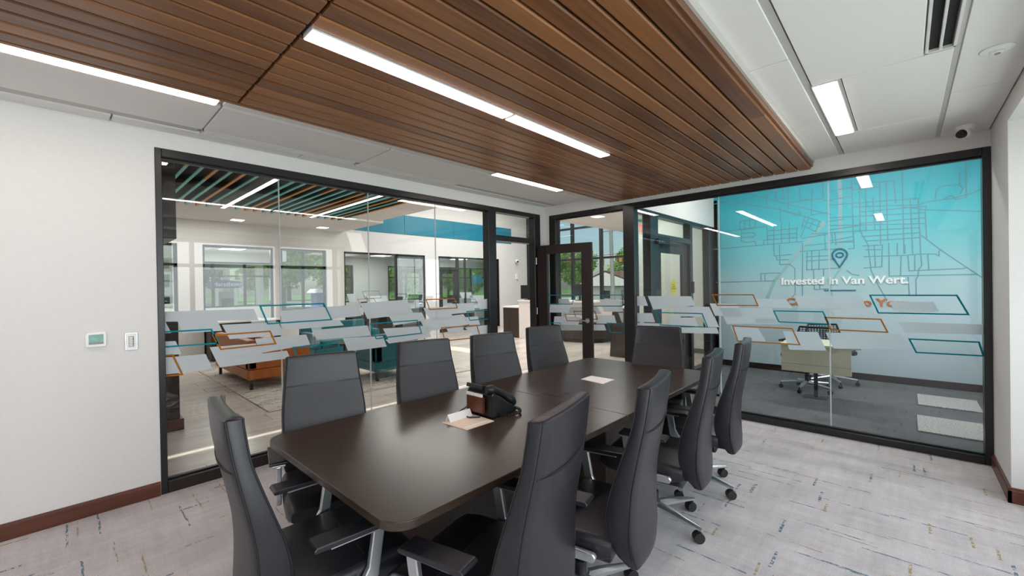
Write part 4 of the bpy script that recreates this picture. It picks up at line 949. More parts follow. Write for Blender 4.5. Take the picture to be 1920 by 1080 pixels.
while y < 4.18:
    if min(abs(y-1.95), abs(y-3.46), abs(y+.05)) > .09:
        base = 'fin_orange' if random.random() < .24 else 'fin_teal'
        cuts = [-8.83, -4.3]
        if random.random() < .45: cuts = [-8.83, random.uniform(-8., -5.2), -4.3]
        for k, (a, b) in enumerate(zip(cuts[:-1], cuts[1:])):
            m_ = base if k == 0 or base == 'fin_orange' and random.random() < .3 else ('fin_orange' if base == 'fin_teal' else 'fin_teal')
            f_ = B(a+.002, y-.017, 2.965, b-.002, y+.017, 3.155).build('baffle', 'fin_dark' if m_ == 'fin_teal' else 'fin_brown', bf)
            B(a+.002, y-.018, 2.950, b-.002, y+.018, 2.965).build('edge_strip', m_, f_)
    y += .145; i += 1
for yy, lab in ((1.95, 'lit linear lamp between the lobby ceiling baffles, the left one'), (3.46, 'lit linear lamp between the lobby ceiling baffles, the right one'), (-.05, 'lit linear lamp between the lobby ceiling baffles, farthest left')):
    t = thing('baffle_lamp', (-6.6, yy, 2.95), lab, 'ceiling light')
    B(-8.80, yy-.035, 2.955, -4.4, yy+.035, 3.16).build('housing', 'lamp_trim', t)
    B(-8.79, yy-.028, 2.950, -4.41, yy+.028, 2.955).build('diffuser', 'lamp_lobby', t)
def dl(x, y, z, lab):
    t = thing('downlight', (x, y, z), lab, 'ceiling light')
    B(x-.15, y-.15, z-.006, x+.15, y+.15, z+.004).build('frame', 'white_plastic', t, bevel=.003, seg=1)
    B(x-.11, y-.11, z-.009, x+.11, y+.11, z-.006).build('diffuser', 'lamp_lobby', t)
dl(-10.6, 2.62, 3.03, 'small square lit downlight in the lobby ceiling before the far windows, left one')
dl(-10.6, 4.45, 3.03, 'small square lit downlight in the lobby ceiling before the far windows, right one')
dl(-4.95, 8.1, 3.0, 'square downlight in the passage ceiling above the open glass door')

# far wall with its openings
w = thing('wall_lobby_far', (LXF-.1, 5, 0), kind=S)
TH = .18
def fp(y0, z0, y1, z1, m_='wall_paint', nm='panel', x=LXF): B(x-TH, y0, z0, x, y1, z1).build(nm, m_, w)
fp(-3.2, 2.505, 12.85, 3.11); fp(-3.2, 3.69, 12.85, 4.6); fp(-3.2, 3.11, 5.2, 3.69)
ops = [(-1.2, 1.645, .95), (2.075, 3.47, .0), (3.63, 4.735, .95), (5.21, 7.84, 0), (8.36, 10.66, 0), (10.76, 11.14, 0)]
prev = -3.2
for a, b, s_ in ops:
    fp(prev, 0, a, 2.505, nm='pier')
    if s_ > 0: fp(a, 0, b, s_, nm='sill_wall')
    prev = b
fp(prev, 0, 12.85, 2.505, nm='pier')
yy = 5.2; i = 0
while yy < 11.8:
    b = min(yy+1.9, 11.83); B(LXF-.05, yy+.003, 3.112, LXF+.02, b-.003, 3.688).build('teal_band_panel', 'teal_panel', w, bevel=.003, seg=1); yy += 1.9
B(LXF-.05, 11.83, 3.11, LXF, 12.85, 3.69).build('panel', 'wall_paint', w)
def front(n_, y0, y1, z0, posts, rails, mat='black_metal', x=LXF):
    t = thing('window_%d' % n_, (x-.09, (y0+y1)/2, z0), kind=S)
    for p in posts: fr(t, x-.12, p-.03, z0, x-.06, p+.03, 2.505, nm='frame_post')
    for r_ in rails: fr(t, x-.12, y0, r_-.025, x-.06, y1, r_+.025, nm='frame_rail')
    ps = sorted(posts)
    for a, b in zip(ps[:-1], ps[1:]): B(x-.095, a+.03, z0+.03, x-.085, b-.03, 2.48).build('glass_pane', 'glass_far', t)
    return t
front(6, -1.2, 1.645, .95, [-1.17, -.2, .6, 1.385, 1.62], [.98, 2.065, 2.48])
front(7, 2.075, 3.47, 0, [2.09, 3.455], [.03, 2.48])
front(8, 3.63, 4.735, .95, [3.66, 4.17, 4.705], [.98, 2.065, 2.48])
f9 = front(9, 5.21, 6.84, 0, [5.24, 6.84], [.03, 2.48])
f10 = front(10, 9.2, 10.66, 0, [9.24, 9.55, 10.63], [.03, 2.48])
def glazed_door(nm, y0, y1, open_=0, x=LXF):
    t = thing(nm, (x-.09, (y0+y1)/2, 0), kind=S)
    for p in (y0+.035, y1-.035): fr(t, x-.14, p-.035, 0, x-.03, p+.035, 2.505, nm='frame_post')
    fr(t, x-.14, y0, 2.09, x-.03, y1, 2.15, nm='transom_bar'); fr(t, x-.14, y0, 2.44, x-.03, y1, 2.505, nm='head_rail')
    B(x-.095, y0+.07, 2.15, x-.085, y1-.07, 2.44).build('transom_pane', 'glass_far', t)
    a, b = y0+.075, y1-.075
    for q in ((a, a+.12, .01, 2.08), (b-.12, b, .01, 2.08), (a+.12, b-.12, 1.93, 2.08), (a+.12, b-.12, .01, .26)): B(x-.10, q[0], q[2], x-.055, q[1], q[3]).build('leaf_stile', 'door_wood', t)
    B(x-.082, a+.12, .26, x-.074, b-.12, 1.93).build('leaf_glass', 'glass_far', t)
    MB().tube([(x-.055, b-.06, 1.0), (x-.02, b-.06, 1.0), (x-.02, b-.17, 1.0)], .011, 8).build('door_handle', 'steel', t)
    return t
glazed_door('door_3', 6.84, 7.84); glazed_door('door_4', 8.36, 9.24)
t = thing('door_5', (LXF-.1, 10.95, 0), kind=S)
B(LXF-.12, 10.76, 0, LXF-.05, 11.14, 2.505).build('leaf', 'door_wood', t); fr(t, LXF-.14, 11.10, 0, LXF+.01, 11.14, 2.505, nm='frame_post')
MB().tube([(LXF-.05, 11.05, 1.0), (LXF-.01, 11.05, 1.0), (LXF-.01, 10.93, 1.0)], .012, 8).build('door_handle', 'steel', t)
# film blocks on the two office fronts
for par, lst in ((f9, [('F', 5.3, 5.95, 1.35, 1.12), ('F', 5.85, 6.6, 1.27, 1.02), ('T', 5.75, 6.35, 1.42, 1.2), ('O', 5.6, 6.2, 1.2, 1.05), ('F', 5.35, 6.1, .95, .75)]), (f10, [('F', 9.3, 9.9, 1.3, 1.1), ('F', 9.75, 10.5, 1.18, .96), ('T', 9.4, 10.1, 1.05, .86), ('F', 9.6, 10.4, .9, .72)])):
    for k, a, b, z1, z0 in lst:
        P = [(a, z1), (b-.08, z1), (b, z0), (a+.08, z0)]; m = MB()
        if k == 'F': m.prism(P, LXF-.0845, LXF-.083, axis=0)
        else:
            for q in outline(P, .014): m.prism(q, LXF-.083, LXF-.0815, axis=0)
        m.build('frosted_patch' if k == 'F' else 'outline', {'F': 'frost', 'T': 'tint_teal', 'O': 'tint_orange'}[k], par)
# rooms behind the far wall
OXB = -14.6
def room(n_, y0, y1, b0, b1, wins, rail, where):
    r = thing('wall_side_office', (OXB, (b0+b1)/2, 0), kind=S); z0, z1 = 1.0, 2.34
    prev = b0
    for wy0, wy1, posts in wins:
        B(OXB-.15, prev, 0, OXB, wy0, 2.75).build('panel', 'wall_paint', r); prev = wy1
        B(OXB-.15, wy0, 0, OXB, wy1, z0).build('panel', 'wall_paint', r); B(OXB-.15, wy0, z1, OXB, wy1, 2.75).build('panel', 'wall_paint', r)
    B(OXB-.15, prev, 0, OXB, b1, 2.75).build('panel', 'wall_paint', r)
    for f_, b_ in ((y0, b0), (y1, b1)): MB().prism([(LXF-TH, f_-.04), (LXF-TH, f_+.04), (OXB-.1, b_+.04), (OXB-.1, b_-.04)], 0, 2.75).build('partition', 'wall_paint', r)
    MB().prism([(LXF-TH, y0), (LXF-TH, y1), (OXB-.15, b1), (OXB-.15, b0)], 2.62, 2.75).build('ceiling_side_office', 'ceiling_white', kind=S)
    MB().prism([(LXF-.02, y0), (LXF-.02, y1), (OXB-.15, b1), (OXB-.15, b0)], -.006, .004).build('floor_side_office', 'carpet_dark', kind=S)
    g_ = thing('window_%d' % n_, (OXB-.07, (b0+b1)/2, z0), kind=S)
    for wy0, wy1, posts in wins:
        for p in posts: fr(g_, OXB-.11, p-.035, z0, OXB-.04, p+.035, z1, nm='frame_post')
        for z in (z0+.02, rail, z1-.02): fr(g_, OXB-.11, wy0, z-.025, OXB-.04, wy1, z+.025, nm='frame_rail')
        B(OXB-.08, wy0, z0, OXB-.07, wy1, z1).build('glass_pane', 'glass_far', g_)
    my = (y0+y1+b0+b1)/4
    lm = thing('recessed_lamp', (-13, my, 2.62), 'lit ceiling panel inside the side office '+where, 'ceiling light')
    B(-13.5, my-.3, 2.605, -12.5, my+.3, 2.62).build('frame', 'white_plastic', lm); B(-13.45, my-.26, 2.602, -12.55, my+.26, 2.605).build('diffuser', 'lamp_lobby', lm)
room(11, 1.86, 3.55, 2.40, 4.68, [(2.70, 4.55, [2.72, 2.98, 3.785, 4.52])], 1.92, 'before the fuel station')
room(12, 4.97, 8.1, 6.38, 10.6, [(6.45, 7.2, [6.48, 7.17]), (8.6, 10.3, [8.63, 9.45, 10.27])], 1.9, 'behind the first glass door')
room(13, 8.1, 10.9, 10.6, 14.3, [(10.9, 13.9, [10.93, 11.9, 12.9, 13.87])], 1.9, 'behind the second glass door')
# window 7 room has the wall continue right: exterior windows 6 and 8 look straight out

# curtain wall at the end of the atrium
CY = 12.8
cw = thing('window_14', (-7.5, CY, 0), kind=S)
xs_ = [-11.06, -10.0, -8.9, -7.7, -6.5, -5.3, -4.1, -2.7]
for x in xs_: fr(cw, x-.05, CY-.06, 0, x+.05, CY+.06, 4.6, nm='frame_post')
for z in (.05, .80, 2.42, 3.55, 4.55): fr(cw, -11.06, CY-.05, z-.035, -2.7, CY+.05, z+.035, nm='frame_rail')
for a, b in zip(xs_[:-1], xs_[1:]):
    for z0, z1 in ((.085, .765), (.835, 2.385), (2.455, 3.515), (3.585, 4.515)): B(a+.05, CY-.004, z0, b-.05, CY+.004, z1).build('glass_pane', 'glass_far', cw)
# vestibule wall seen through the office partition
w = thing('wall_vestibule', (-3.6, 9.25, 0), kind=S)
B(-4.72, 9.2, 0, -2.5, 9.35, 3.0).build('panel', 'cream_paint', w); B(-4.72, 9.19, 0, -2.5, 9.2, .1).build('baseboard_vestibule', 'trim_wood', w)
B(-2.68, 8.2, 0, -2.5, 9.2, 3.0).build('wall_passage', 'cream_paint', kind=S)
t = thing('passage_post', (-4.33, 8.6, 0), 'dark tapered wood end of the low cabinet beyond the mullion', 'cabinet')
MB().prism([(-4.5, 0), (-4.12, 0), (-4.2, 1.0), (-4.42, 1.0)], 7.75, 8.25, axis=1).build('body', 'dark_laminate', t, bevel=.003)
B(-4.44, 7.74, 1.0, -4.18, 8.26, 1.03).build('top', 'white_laminate', t)

# near lobby column clad in dark wood
t = thing('service_block', (-6.1, .6, 0), 'dark wood block with brown plinth standing just inside the left glass edge', 'cabinet')
B(-6.5, .05, .12, -5.76, .85, 1.15).build('body', 'dark_laminate', t, bevel=.003); B(-6.53, .02, 0, -5.73, .88, .12).build('plinth', 'trim_wood', t, bevel=.004); B(-6.52, .03, 1.15, -5.74, .87, 1.18).build('top', 'black_metal', t, bevel=.003)
t = thing('hanging_cabinet', (-6.1, .45, 2.07), 'dark wood cabinet hung from the lobby ceiling above the dark wood block', 'cabinet')
B(-6.5, .05, 2.09, -5.76, .85, 3.17).build('body', 'dark_laminate', t); B(-6.5, .05, 2.07, -5.76, .85, 2.09).build('bottom', 'black_metal', t)
t = thing('credenza', (-10.7, 2.4, 0), 'low dark cabinet against the far lobby wall behind the orange sofa', 'cabinet')
B(-11.06, 2.10, .06, -10.6, 3.45, .80).build('body', 'dark_laminate', t, bevel=.003); B(-11.06, 2.08, .80, -10.58, 3.47, .83).build('top', 'white_laminate', t, bevel=.002)
for i in range(3): B(-10.6, 2.13+i*.44, .10, -10.585, 2.54+i*.44, .77).build('door', 'dark_laminate', t, bevel=.002)
B(-11.0, 2.16, 0, -10.66, 3.4, .06).build('plinth', 'black_plastic', t)

def sofa(name, x0, x1, y0, y1, m_, openside, label, arms=True, hb=.74, ha=.60, leg='black_metal'):
    """openside: +y or -y or -x : the side one sits in from"""
    t = thing(name, ((x0+x1)/2, (y0+y1)/2, 0), label, 'sofa' if x1-x0 > 1.2 or y1-y0 > 1.2 else 'armchair')
    B(x0, y0, .15, x1, y1, .30).build('base', m_, t, bevel=.02)
    d_ = .13
    sides = {'-y': (x0, y0, x1, y0+d_), '+y': (x0, y1-d_, x1, y1), '-x': (x0, y0, x0+d_, y1), '+x': (x1-d_, y0, x1, y1)}
    opp = {'+y': '-y', '-y': '+y', '+x': '-x', '-x': '+x'}[openside]
    for k, (a, b, c, d2_) in sides.items():
        if k == openside: continue
        B(a, b, .30, c, d2_, hb if k == opp else ha).build('backrest' if k == opp else 'arm', m_, t, bevel=.022)
    ix0, ix1, iy0, iy1 = x0+(0 if openside == '-x' else d_), x1-(0 if openside == '+x' else d_), y0+(0 if openside == '-y' else d_), y1-(0 if openside == '+y' else d_)
    n_ = 2 if max(ix1-ix0, iy1-iy0) > 1.2 else 1
    for i in range(n_):
        if openside in ('+y', '-y'): a = ix0+(ix1-ix0)*i/n_; b = ix0+(ix1-ix0)*(i+1)/n_; B(a+.005, iy0, .30, b-.005, iy1, .45).build('seat_cushion', m_, t, bevel=.03)
        else: a = iy0+(iy1-iy0)*i/n_; b = iy0+(iy1-iy0)*(i+1)/n_; B(ix0, a+.005, .30, ix1, b-.005, .45).build('seat_cushion', m_, t, bevel=.03)
        if openside == '-y':  B(a+.02, iy1-.16, .44, b-.02, iy1-.0, .80).build('back_cushion', m_, t, bevel=.04)
        if openside == '+y':  B(a+.02, iy0, .44, b-.02, iy0+.16, .80).build('back_cushion', m_, t, bevel=.04)
    for x in (x0+.07, x1-.07):
        for y in (y0+.06, y1-.07): B(x-.02, y-.02, 0, x+.02, y+.02, .15).build('leg', leg, t)
    t.location.z += .0125; return t
sofa('sofa', -9.0, -7.06, 1.84, 2.72, 'orange_leather', '+y', 'caramel orange leather sofa on black legs standing on the lobby rug')
sofa('lounge_chair', -6.95, -6.10, 3.35, 4.15, 'teal_fabric', '-x', 'teal fabric armchair on the rug seen between the first two chairs of the glass side')
sofa('lounge_chair', -9.25, -8.45, 3.35, 4.75, 'teal_fabric', '+x', 'teal fabric loveseat on the rug behind the orange sofa', hb=.78)
t = thing('side_table', (-7.7, 3.6, 0), 'round black side table between the teal seats', 'table')
MB().cyl((-7.7, 3.6, .46), (-7.7, 3.6, .48), .28, n=28).build('tabletop', 'black_metal', t); MB().cyl((-7.7, 3.6, .02), (-7.7, 3.6, .46), .02, n=10).build('pole', 'black_metal', t); MB().cyl((-7.7, 3.6, 0), (-7.7, 3.6, .02), .18, n=24).build('base', 'black_metal', t); t.location.z += .0125
# black cafe chair beyond
def cafe(loc, rz, label):
    t = thing('cafe_chair', (0, 0, 0), label, 'chair')
    B(-.22, -.22, .44, .22, .22, .48).build('seat', 'black_plastic', t, bevel=.015)
    B(-.21, -.24, .60, .21, -.21, .86).build('backrest', 'black_plastic', t, bevel=.012)
    for x in (-.19, .19):
        MB().tube([(x, .19, .44), (x*1.1, .22, 0)], .011, 8).build('leg', 'black_metal', t); MB().tube([(x, -.22, .62), (x, -.2, .44), (x*1.1, -.24, 0)], .011, 8).build('leg', 'black_metal', t)
    t.location = loc; t.rotation_euler = (0, 0, rz); return t
cf = cafe((-10.5, 5.45, 0), rad(200), 'black cafe chair near the first side office front')
dup(cf, (-9.5, 6.3, 0), rad(120), 'black cafe chair beside the round white table in the atrium')
t = thing('round_table', (-10.3, 6.3, 0), 'round white table with the black cafe chairs in the atrium', 'table')
MB().cyl((-10.3, 6.3, .72), (-10.3, 6.3, .745), .40, n=32).build('tabletop', 'white_laminate', t); MB().cyl((-10.3, 6.3, .02), (-10.3, 6.3, .72), .03, n=12).build('pole', 'black_metal', t); MB().cyl((-10.3, 6.3, 0), (-10.3, 6.3, .02), .25, n=24).build('base', 'black_metal', t)

# reception desk group
t = thing('reception_desk', (-6.3, 9.5, 0), 'low dark wood reception desk beyond the open glass door', 'desk')
MB().prism([(-6.95, 9.35), (-6.6, 9.0), (-5.9, 9.12), (-5.62, 9.42), (-5.62, 10.2), (-6.95, 10.2)], .10, .52).build('body', 'dark_laminate', t, bevel=.003)
MB().prism([(-6.93, 9.37), (-6.6, 9.04), (-5.92, 9.15), (-5.66, 9.44), (-5.66, 10.16), (-6.93, 10.16)], 0, .10).build('plinth', 'black_plastic', t)
MB().prism([(-7.0, 9.7), (-6.6, 9.35), (-5.9, 9.45), (-5.55, 9.75), (-5.55, 10.25), (-7.0, 10.25)], .52, 1.02).build('modesty_panel', 'white_laminate', t, bevel=.003)
MB().prism([(-7.05, 9.65), (-6.6, 9.25), (-5.9, 9.35), (-5.5, 9.7), (-5.5, 10.3), (-7.05, 10.3)], 1.02, 1.06).build('counter', 'white_laminate', t, bevel=.003)
def monitor(x, y, z, rz, lab, w_=.55, lo=.13):
    t = thing('computer_monitor', (0, 0, 0), lab, 'monitor')
    B(-w_/2, -.012, lo, w_/2, .018, lo+w_*.6).build('screen_housing', 'black_plastic', t, bevel=.006)
    B(-w_/2+.012, .018, lo+.012, w_/2-.012, .0195, lo-.012+w_*.6).build('screen', 'screen_lit', t)
    B(-.03, -.03, .018, .03, -.01, lo+.17).build('stand', 'black_plastic', t); B(-.12, -.10, 0, .12, .08, .018).build('foot', 'black_plastic', t, bevel=.004)
    t.location = (x, y, z); t.rotation_euler = (0, 0, rz)
monitor(-6.55, 9.75, 1.06, 0, 'black computer monitor seen from behind through the glass of the open door')
t = thing('service_counter', (-7.75, 9.1, 0), 'tall white laminate counter end left of the open door frame', 'counter')
B(-8.06, 8.88, 0, -7.1, 9.55, 1.05).build('body', 'white_laminate', t, bevel=.003); B(-8.09, 8.85, 1.05, -7.07, 9.58, 1.085).build('top', 'white_laminate', t, bevel=.003)
t = thing('low_cabinet', (-8.4, 9.2, 0), 'dark wood cabinet with white top left of the tall white counter', 'cabinet')
B(-8.72, 8.92, 0, -8.08, 9.55, .86).build('body', 'dark_laminate', t, bevel=.003); B(-8.75, 8.90, .86, -8.08, 9.57, .90).build('top', 'white_laminate', t, bevel=.003)
monitor(-7.88, 9.15, 1.085, 0, 'black computer monitor standing on the tall white counter', .66, .03)
t = thing('wall_camera', (-11.0, 12.05, 2.45), 'small white camera on the lobby wall under the teal band', 'camera')
MB().sphere((-10.98, 12.05, 2.45), .07, .07, .07, 16, 10).build('dome', 'white_plastic', t); MB().cyl((-10.93, 12.02, 2.43), (-10.90, 12.0, 2.42), .035, n=14).build('lens', 'black_plastic', t)
B(-11.08, 12.05, 1.75, -11.03, 12.15, 1.95).build('wall_sensor', 'white_plastic', label='small white box on the lobby wall below the wall camera', cat='sensor', bevel=.006)
# things inside the side offices
def odesk(x0, y0, x1, y1, lab):
    t = thing('side_office_desk', ((x0+x1)/2, (y0+y1)/2, 0), lab, 'desk')
    B(x0, y0, .72, x1, y1, .75).build('desktop', 'white_laminate', t, bevel=.003)
    for x in (x0+.03, x1-.03): B(x-.015, y0+.03, 0, x+.015, y1-.03, .72).build('side_panel', 'dark_laminate', t)
odesk(-13.4, 6.3, -12.6, 7.6, 'white topped desk in the side office with the single glass door')
odesk(-13.2, 9.6, -12.4, 11.1, 'white topped desk in the side office nearest the reception')
odesk(-13.2, 2.5, -12.5, 3.6, 'white topped desk in the small office left of the blue bin')
monitor(-13.0, 6.9, .75, rad(90), 'computer monitor on the desk behind the single glass door', .5)
monitor(-12.8, 10.3, .75, rad(90), 'computer monitor on the desk in the office nearest the reception', .5)
B(-11.4, 10.1, 1.60, -11.36, 10.55, 1.92).build('hanging_blue_panel', 'teal_panel', label='blue rectangular panel hanging inside the office next to the post', cat='sign', bevel=.004)

# ------------------------------------------------------------------ outside
g = thing('ground', (-20, 10, -.2), kind=S)
B(-120, -80, -.30, 60, 120, -.16).build('lawn', 'grass', g)
B(-19.5, -60, -.16, -17.8, 80, -.13).build('sidewalk', 'concrete', g)
B(-32, -60, -.16, -19.5, 80, -.15).build('forecourt', 'concrete', g)
B(-60, 17, -.158, 40, 27, -.14).build('road', 'asphalt', g); B(-60, 15.5, -.16, 40, 16.6, -.12).build('pavement', 'concrete', g)
B(-48, -60, -.16, -39, 80, -.145).build('road', 'asphalt', g)
def leafy(name, rad_, hh, nl, sz, seed, conic=0):
    rnd = random.Random(seed); m = MB(); cl_ = []
    for i in range(16):
        a = rnd.uniform(0, 2*pi); u = rnd.uniform(-1, 1); q = math.sqrt(1-u*u)*rnd.uniform(.35, .75)
        cl_.append((Vector((rad_*q*cos(a), rad_*q*sin(a), hh*.5*u*.8)), rnd.uniform(.30, .5)*rad_))
    for i in range(nl):
        c_, r_ = rnd.choice(cl_); d_ = Vector((rnd.gauss(0, 1), rnd.gauss(0, 1), rnd.gauss(0, 1))).normalized()
        p = c_+d_*r_*rnd.uniform(.75, 1.05)
        a = Vector((rnd.gauss(0, 1), rnd.gauss(0, 1), rnd.gauss(0, 1))).normalized(); b = a.cross(d_)
        if b.length < .1: continue
        b.normalize(); s_ = sz*rnd.uniform(.6, 1.3)
        m.add([p-a*s_, p+b*s_*.5, p+a*s_, p-b*s_*.5], [(0, 1, 2, 3)])
    return m
def tree(x, y, h, r, label, src=None):
    t = thing('tree', (0, 0, 0), label, 'tree')
    hh = h*.72
    m = leafy('foliage', r, hh, 5200, r*.060, int(abs(x*7+y*3)))
    m.v = [(p[0], p[1], p[2]+h-hh*.5) for p in m.v]
    m.build('foliage', 'leaves', t, kind='stuff')
    k = MB().tube([(0, 0, -.05), (.05, .02, h*.3), (0, .05, h*.65)], [h*.028, h*.022, h*.012], 10)
    for q in range(5):
        a = q*1.3; k.tube([(0, 0, h*(.28+.05*q)), (r*.4*cos(a), r*.4*sin(a), h*(.45+.06*q))], [h*.012, h*.004], 6)
    k.build('trunk', 'bark', t)
    t.location = (x, y, -.16); return t
t1 = tree(-19.6, 9.6, 5.6, 2.1, 'leafy tree outside the window with the blue bin')
t2 = tree(-48, 6.2, 8.0, 3.4, 'leafy tree left of the fuel station, beyond the parked cars')
t3 = tree(-46, 21, 9.0, 4.2, 'large tree on the far side of the second road')
gt = 'trees beyond the lobby windows'
for i, (src, x, y, s_, lab) in enumerate([
    (t2, -29, -2.5, .8, 'tree by the far left window behind the dark car'), (t1, -38, 12.6, 1.3, 'yellow green tree behind the fuel station canopy'), (t3, -50, 14, .9, 'tree behind the fuel pump on its right'),
    (t1, -22, 13.6, .8, 'tree outside the office behind the first glass door'), (t2, -25, 20.5, .7, 'tree outside the office nearest the reception'), (t3, -31, 27, .6, 'tree at the corner beyond the side offices'),
    (t3, -36, 52, .80, 'tree left of the white house, across the road'), (t1, -29.5, 55, 1.15, 'tree directly behind the white house roof'), (t2, -43, 50, .85, 'tree across the road framed by the open door glass'),
    (t3, -50, 49, .80, 'tree across the road at the left curtain wall pane'), (t1, -24, 58, 1.15, 'tree right of the utility pole'), (t2, -57, 45, .95, 'tree seen over the tall white counter'), (t3, -17, 60, .8, 'tree behind the tan garage'),
    (t3, -66, 12, 1.2, 'distant tree row behind the fuel station'), (t1, -66, 2, 1.6, 'distant tree far left beyond the forecourt'), (t2, -64, 22, 1.3, 'distant tree beyond the side offices'), (t3, -64, 32, 1.1, 'distant tree at the far end of the cross road'),
    (t1, 9.5, 6.5, 1.1, 'tree outside the side window behind the camera'), (t2, 11, 1.5, .8, 'tree outside the side window beside the camera'), (t3, 18, 11, .7, 'tree outside the office window right of the map wall')]):
    dup(src, (x, y, -.16), i*1.1, lab, gt, s_)
# white house across the road
t = thing('house', (-18, 31, -.16), 'white house with a brown gabled roof seen through the curtain wall', 'house')
B(-20.5, 30, -.16, -14.5, 35, 1.35).build('wall', 'house_white', t)
MB().prism([(-20.9, 1.3), (-14.1, 1.3), (-17.5, 2.6)], 29.6, 35.4, axis=1).build('gable', 'roof_brown', t)
MB().prism([(-20.5, 1.36), (-14.5, 1.36), (-17.5, 2.45)], 29.58, 29.62, axis=1).build('gable_board', 'house_white', t)
for x in (-19.6, -17.9): 
    f_ = B(x, 29.94, .3, x+.7, 30.0, 1.05).build('window', 'white_plastic', t); B(x+.06, 29.92, .36, x+.64, 29.945, .99).build('pane', 'car_glass', f_)
B(-16.3, 29.94, -.16, -14.9, 30, 1.05).build('garage_door', 'pole_grey', t)
t = thing('house', (-11, 33, -.16), 'tan garage building right of the white house', 'house')
B(-13.6, 31, -.16, -8, 36, 1.6).build('wall', 'brick_tan', t); MB().prism([(-14, 1.55), (-7.6, 1.55), (-10.8, 2.9)], 30.7, 36.3, axis=1).build('gable', 'roof_brown', t)
t = thing('utility_pole', (-14.85, 26, -.16), 'tall wooden utility pole beyond the curtain wall', 'pole')
MB().cyl((-14.75, 26, -.16), (-14.95, 26, 9), .15, .10, n=12).build('pole', 'pole_grey', t)
for z in (5.2, 6.4): MB().tube([(-15.7, 26, z), (-14.1, 26, z)], .04, 6).build('crossarm', 'pole_grey', t)
t = thing('signal_wire', (-14, 22, 3.3), 'thin cable strung across the road carrying the traffic lights', 'cable')
MB().tube([(-22, 22, 3.35), (-14, 22, 3.2), (-6, 22, 3.45)], .015, 5).build('cable', 'black_metal', t)
def signal(x, z, lab):
    t = thing('traffic_light', (x, 22, z), lab, 'traffic light')
    B(x-.12, 21.88, z-.38, x+.12, 22.1, z).build('housing', 'amber_paint', t, bevel=.02)
    MB().cyl((x, 22, z), (x, 22, 3.42), .02, n=6).build('hanger', 'black_metal', t)
    for i in range(3): MB().cyl((x, 21.87, z-.07-i*.12), (x, 21.80, z-.07-i*.12), .05, n=14).build('lamp', 'red_paint' if i == 0 else 'black_plastic', t)
signal(-15.45, 3.22, 'yellow traffic light seen through the glass of the open door'); signal(-13.2, 3.0, 'yellow traffic light left of the utility pole'); signal(-12.05, 3.15, 'yellow traffic light next to the black mullion')
B(-16.6, 20.0, 2.75, -16.2, 20.03, 3.25).build('road_sign', 'white_plastic', label='white road sign with a black left turn arrow', cat='sign')
t = bpy.data.objects.get('road_sign'); k = MB().box(-16.36, 19.98, 2.83, -16.32, 20.0, 3.06).box(-16.5, 19.98, 3.03, -16.32, 20.0, 3.07).prism([(-16.50, 3.0), (-16.50, 3.10), (-16.56, 3.05)], 19.98, 20.0, axis=1).build('arrow_mark', 'black_plastic', t)
MB().cyl((-16.4, 20.06, -.16), (-16.4, 20.06, 2.75), .03, n=8).build('post', 'pole_grey', t)
# fuel station
t = thing('fuel_canopy', (-24, 5, 2.9), 'white fuel station canopy on columns outside the far windows', 'canopy')
B(-30, 1.0, 2.75, -20.3, 6.9, 3.25).build('roof_slab', 'house_white', t, bevel=.02)
for x in (-21.4, -27): 
    for y in (3.05, 6.1): B(x-.15, y-.12, -.15, x+.15, y+.12, 2.75).build('column', 'white_laminate', t)
t = thing('fuel_pump', (-22.2, 4.95, -.15), 'fuel pump with a blue lettered header outside the small office window', 'fuel pump')
B(-22.5, 4.55, -.15, -21.9, 5.35, 1.45).build('body', 'mid_grey', t, bevel=.02)
for y in (4.58, 5.28): B(-22.5, y-.06, -.15, -21.86, y+.06, 1.60).build('side_post', 'white_plastic', t)
B(-21.9, 4.75, .55, -21.87, 5.18, 1.15).build('display_panel', 'black_plastic', t); B(-21.9, 4.70, .1, -21.87, 5.2, .4).build('lower_panel', 'blue_plastic', t)
hd = MB().prism([(4.36, 1.60), (5.52, 1.60), (5.58, 1.75), (5.5, 1.90), (4.94, 1.96), (4.4, 1.90), (4.32, 1.75)], -22.5, -21.86, axis=0).build('header', 'blue_plastic', t, bevel=.01)
text('Marathon', .25, 'white_plastic', .01, 'lettering', .006, hd, frame_mat((-21.85, 4.42, 1.69), (0, 1, 0), (0, 0, 1)))
t = thing('fuel_pump', (-26.5, 4.2, -.15), 'second fuel pump farther back under the canopy', 'fuel pump')
B(-26.8, 3.85, -.15, -26.2, 4.55, 1.45).build('body', 'white_plastic', t, bevel=.02); B(-26.2, 3.95, .6, -26.17, 4.45, 1.2).build('display_panel', 'black_plastic', t); B(-26.8, 3.75, 1.45, -26.15, 4.65, 1.75).build('header', 'blue_plastic', t)
t = thing('station_shop', (-37, 4, -.15), 'pale station shop building behind the pumps', 'building')
B(-40, 1.5, -.15, -35, 6.0, 2.6).build('wall', 'wall_shade', t); MB().prism([(1.2, 2.6), (6.3, 2.6), (3.75, 3.7)], -40.2, -34.8, axis=0).build('roof', 'wall_shade', t)
for y in (2.0, 3.4, 4.8): f_ = B(-35.0, y, .6, -34.95, y+.9, 1.8).build('window', 'white_plastic', t); B(-34.95, y+.06, .66, -34.93, y+.84, 1.74).build('pane', 'car_glass', f_)
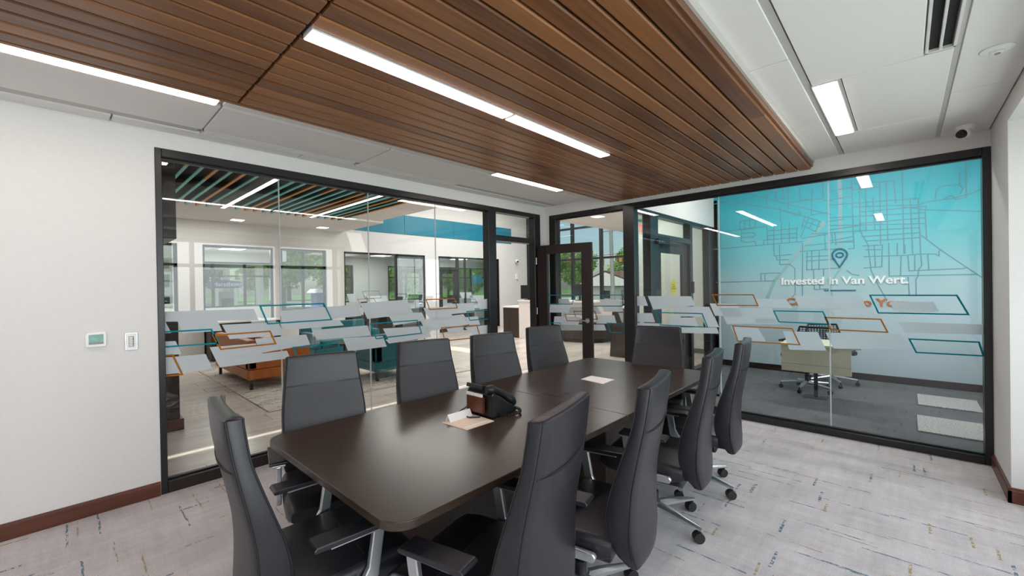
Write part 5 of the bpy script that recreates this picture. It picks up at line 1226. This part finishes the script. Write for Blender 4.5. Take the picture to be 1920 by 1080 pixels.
def car(x, y, rz, m_, lab):
    t = thing('car', (0, 0, 0), lab, 'car')
    body = [(-2.2, .35), (-2.15, .75), (-1.5, .88), (-.9, .92), (1.0, .95), (1.9, .90), (2.2, .75), (2.25, .35)]
    MB().prism(body, -.85, .85, axis=1).build('body', m_, t, bevel=.08, seg=3)
    cab = [(-1.3, .9), (-.6, 1.38), (.7, 1.42), (1.6, .93)]
    k = MB().prism(cab, -.72, .72, axis=1).build('cabin', m_, t, bevel=.06)
    for s_ in (-1, 1): MB().prism([(-1.1, .94), (-.55, 1.32), (.05, 1.34), (.05, .95)], s_*.725, s_*.735, axis=1).build('side_window', 'car_glass', k); MB().prism([(.12, .95), (.12, 1.34), (.62, 1.35), (1.35, .96)], s_*.725, s_*.735, axis=1).build('side_window', 'car_glass', k)
    for wx in (-1.35, 1.4):
        for s_ in (-1, 1): wh = MB().cyl((wx, s_*.68, .33), (wx, s_*.88, .33), .33, n=22).build('wheel', 'caster_black', t); MB().cyl((wx, s_*.88, .33), (wx, s_*.895, .33), .2, n=16).build('hub_cap', 'alu', wh)
    t.location = (x, y, -.15); t.rotation_euler = (0, 0, rz)
car(-23.5, 2.75, rad(92), 'car_dark', 'dark parked car left of the fuel pumps'); car(-30.6, 4.2, rad(90), 'car_white', 'white parked car behind the dark car')
t = thing('trash_can', (-15.3, 2.12, -.16), 'white round trash can outside the far left window', 'trash can')
MB().cyl((-15.3, 2.12, -.16), (-15.3, 2.12, 1.08), .27, .29, n=22).build('body', 'white_plastic', t); MB().cyl((-15.3, 2.12, 1.08), (-15.3, 2.12, 1.14), .31, .26, n=22).build('lid', 'pole_grey', t)
t = thing('drop_box', (-15.9, 6.68, -.16), 'blue drop box with a white top outside the window', 'mailbox')
B(-16.2, 6.32, -.16, -15.6, 7.02, 1.36).build('body', 'blue_plastic', t, bevel=.02); MB().prism([(6.2, 1.36), (7.14, 1.36), (7.0, 1.5), (6.34, 1.5)], -16.3, -15.5, axis=0).build('top', 'white_plastic', t)
B(-4.15, -3.2, 0, -15, -3.1, 3.2).build('wall_lobby_near', 'wall_paint', kind=S)

for o in list(bpy.data.objects):
    for k_ in ('_o', '_ax'):
        if k_ in o.keys(): del o[k_]
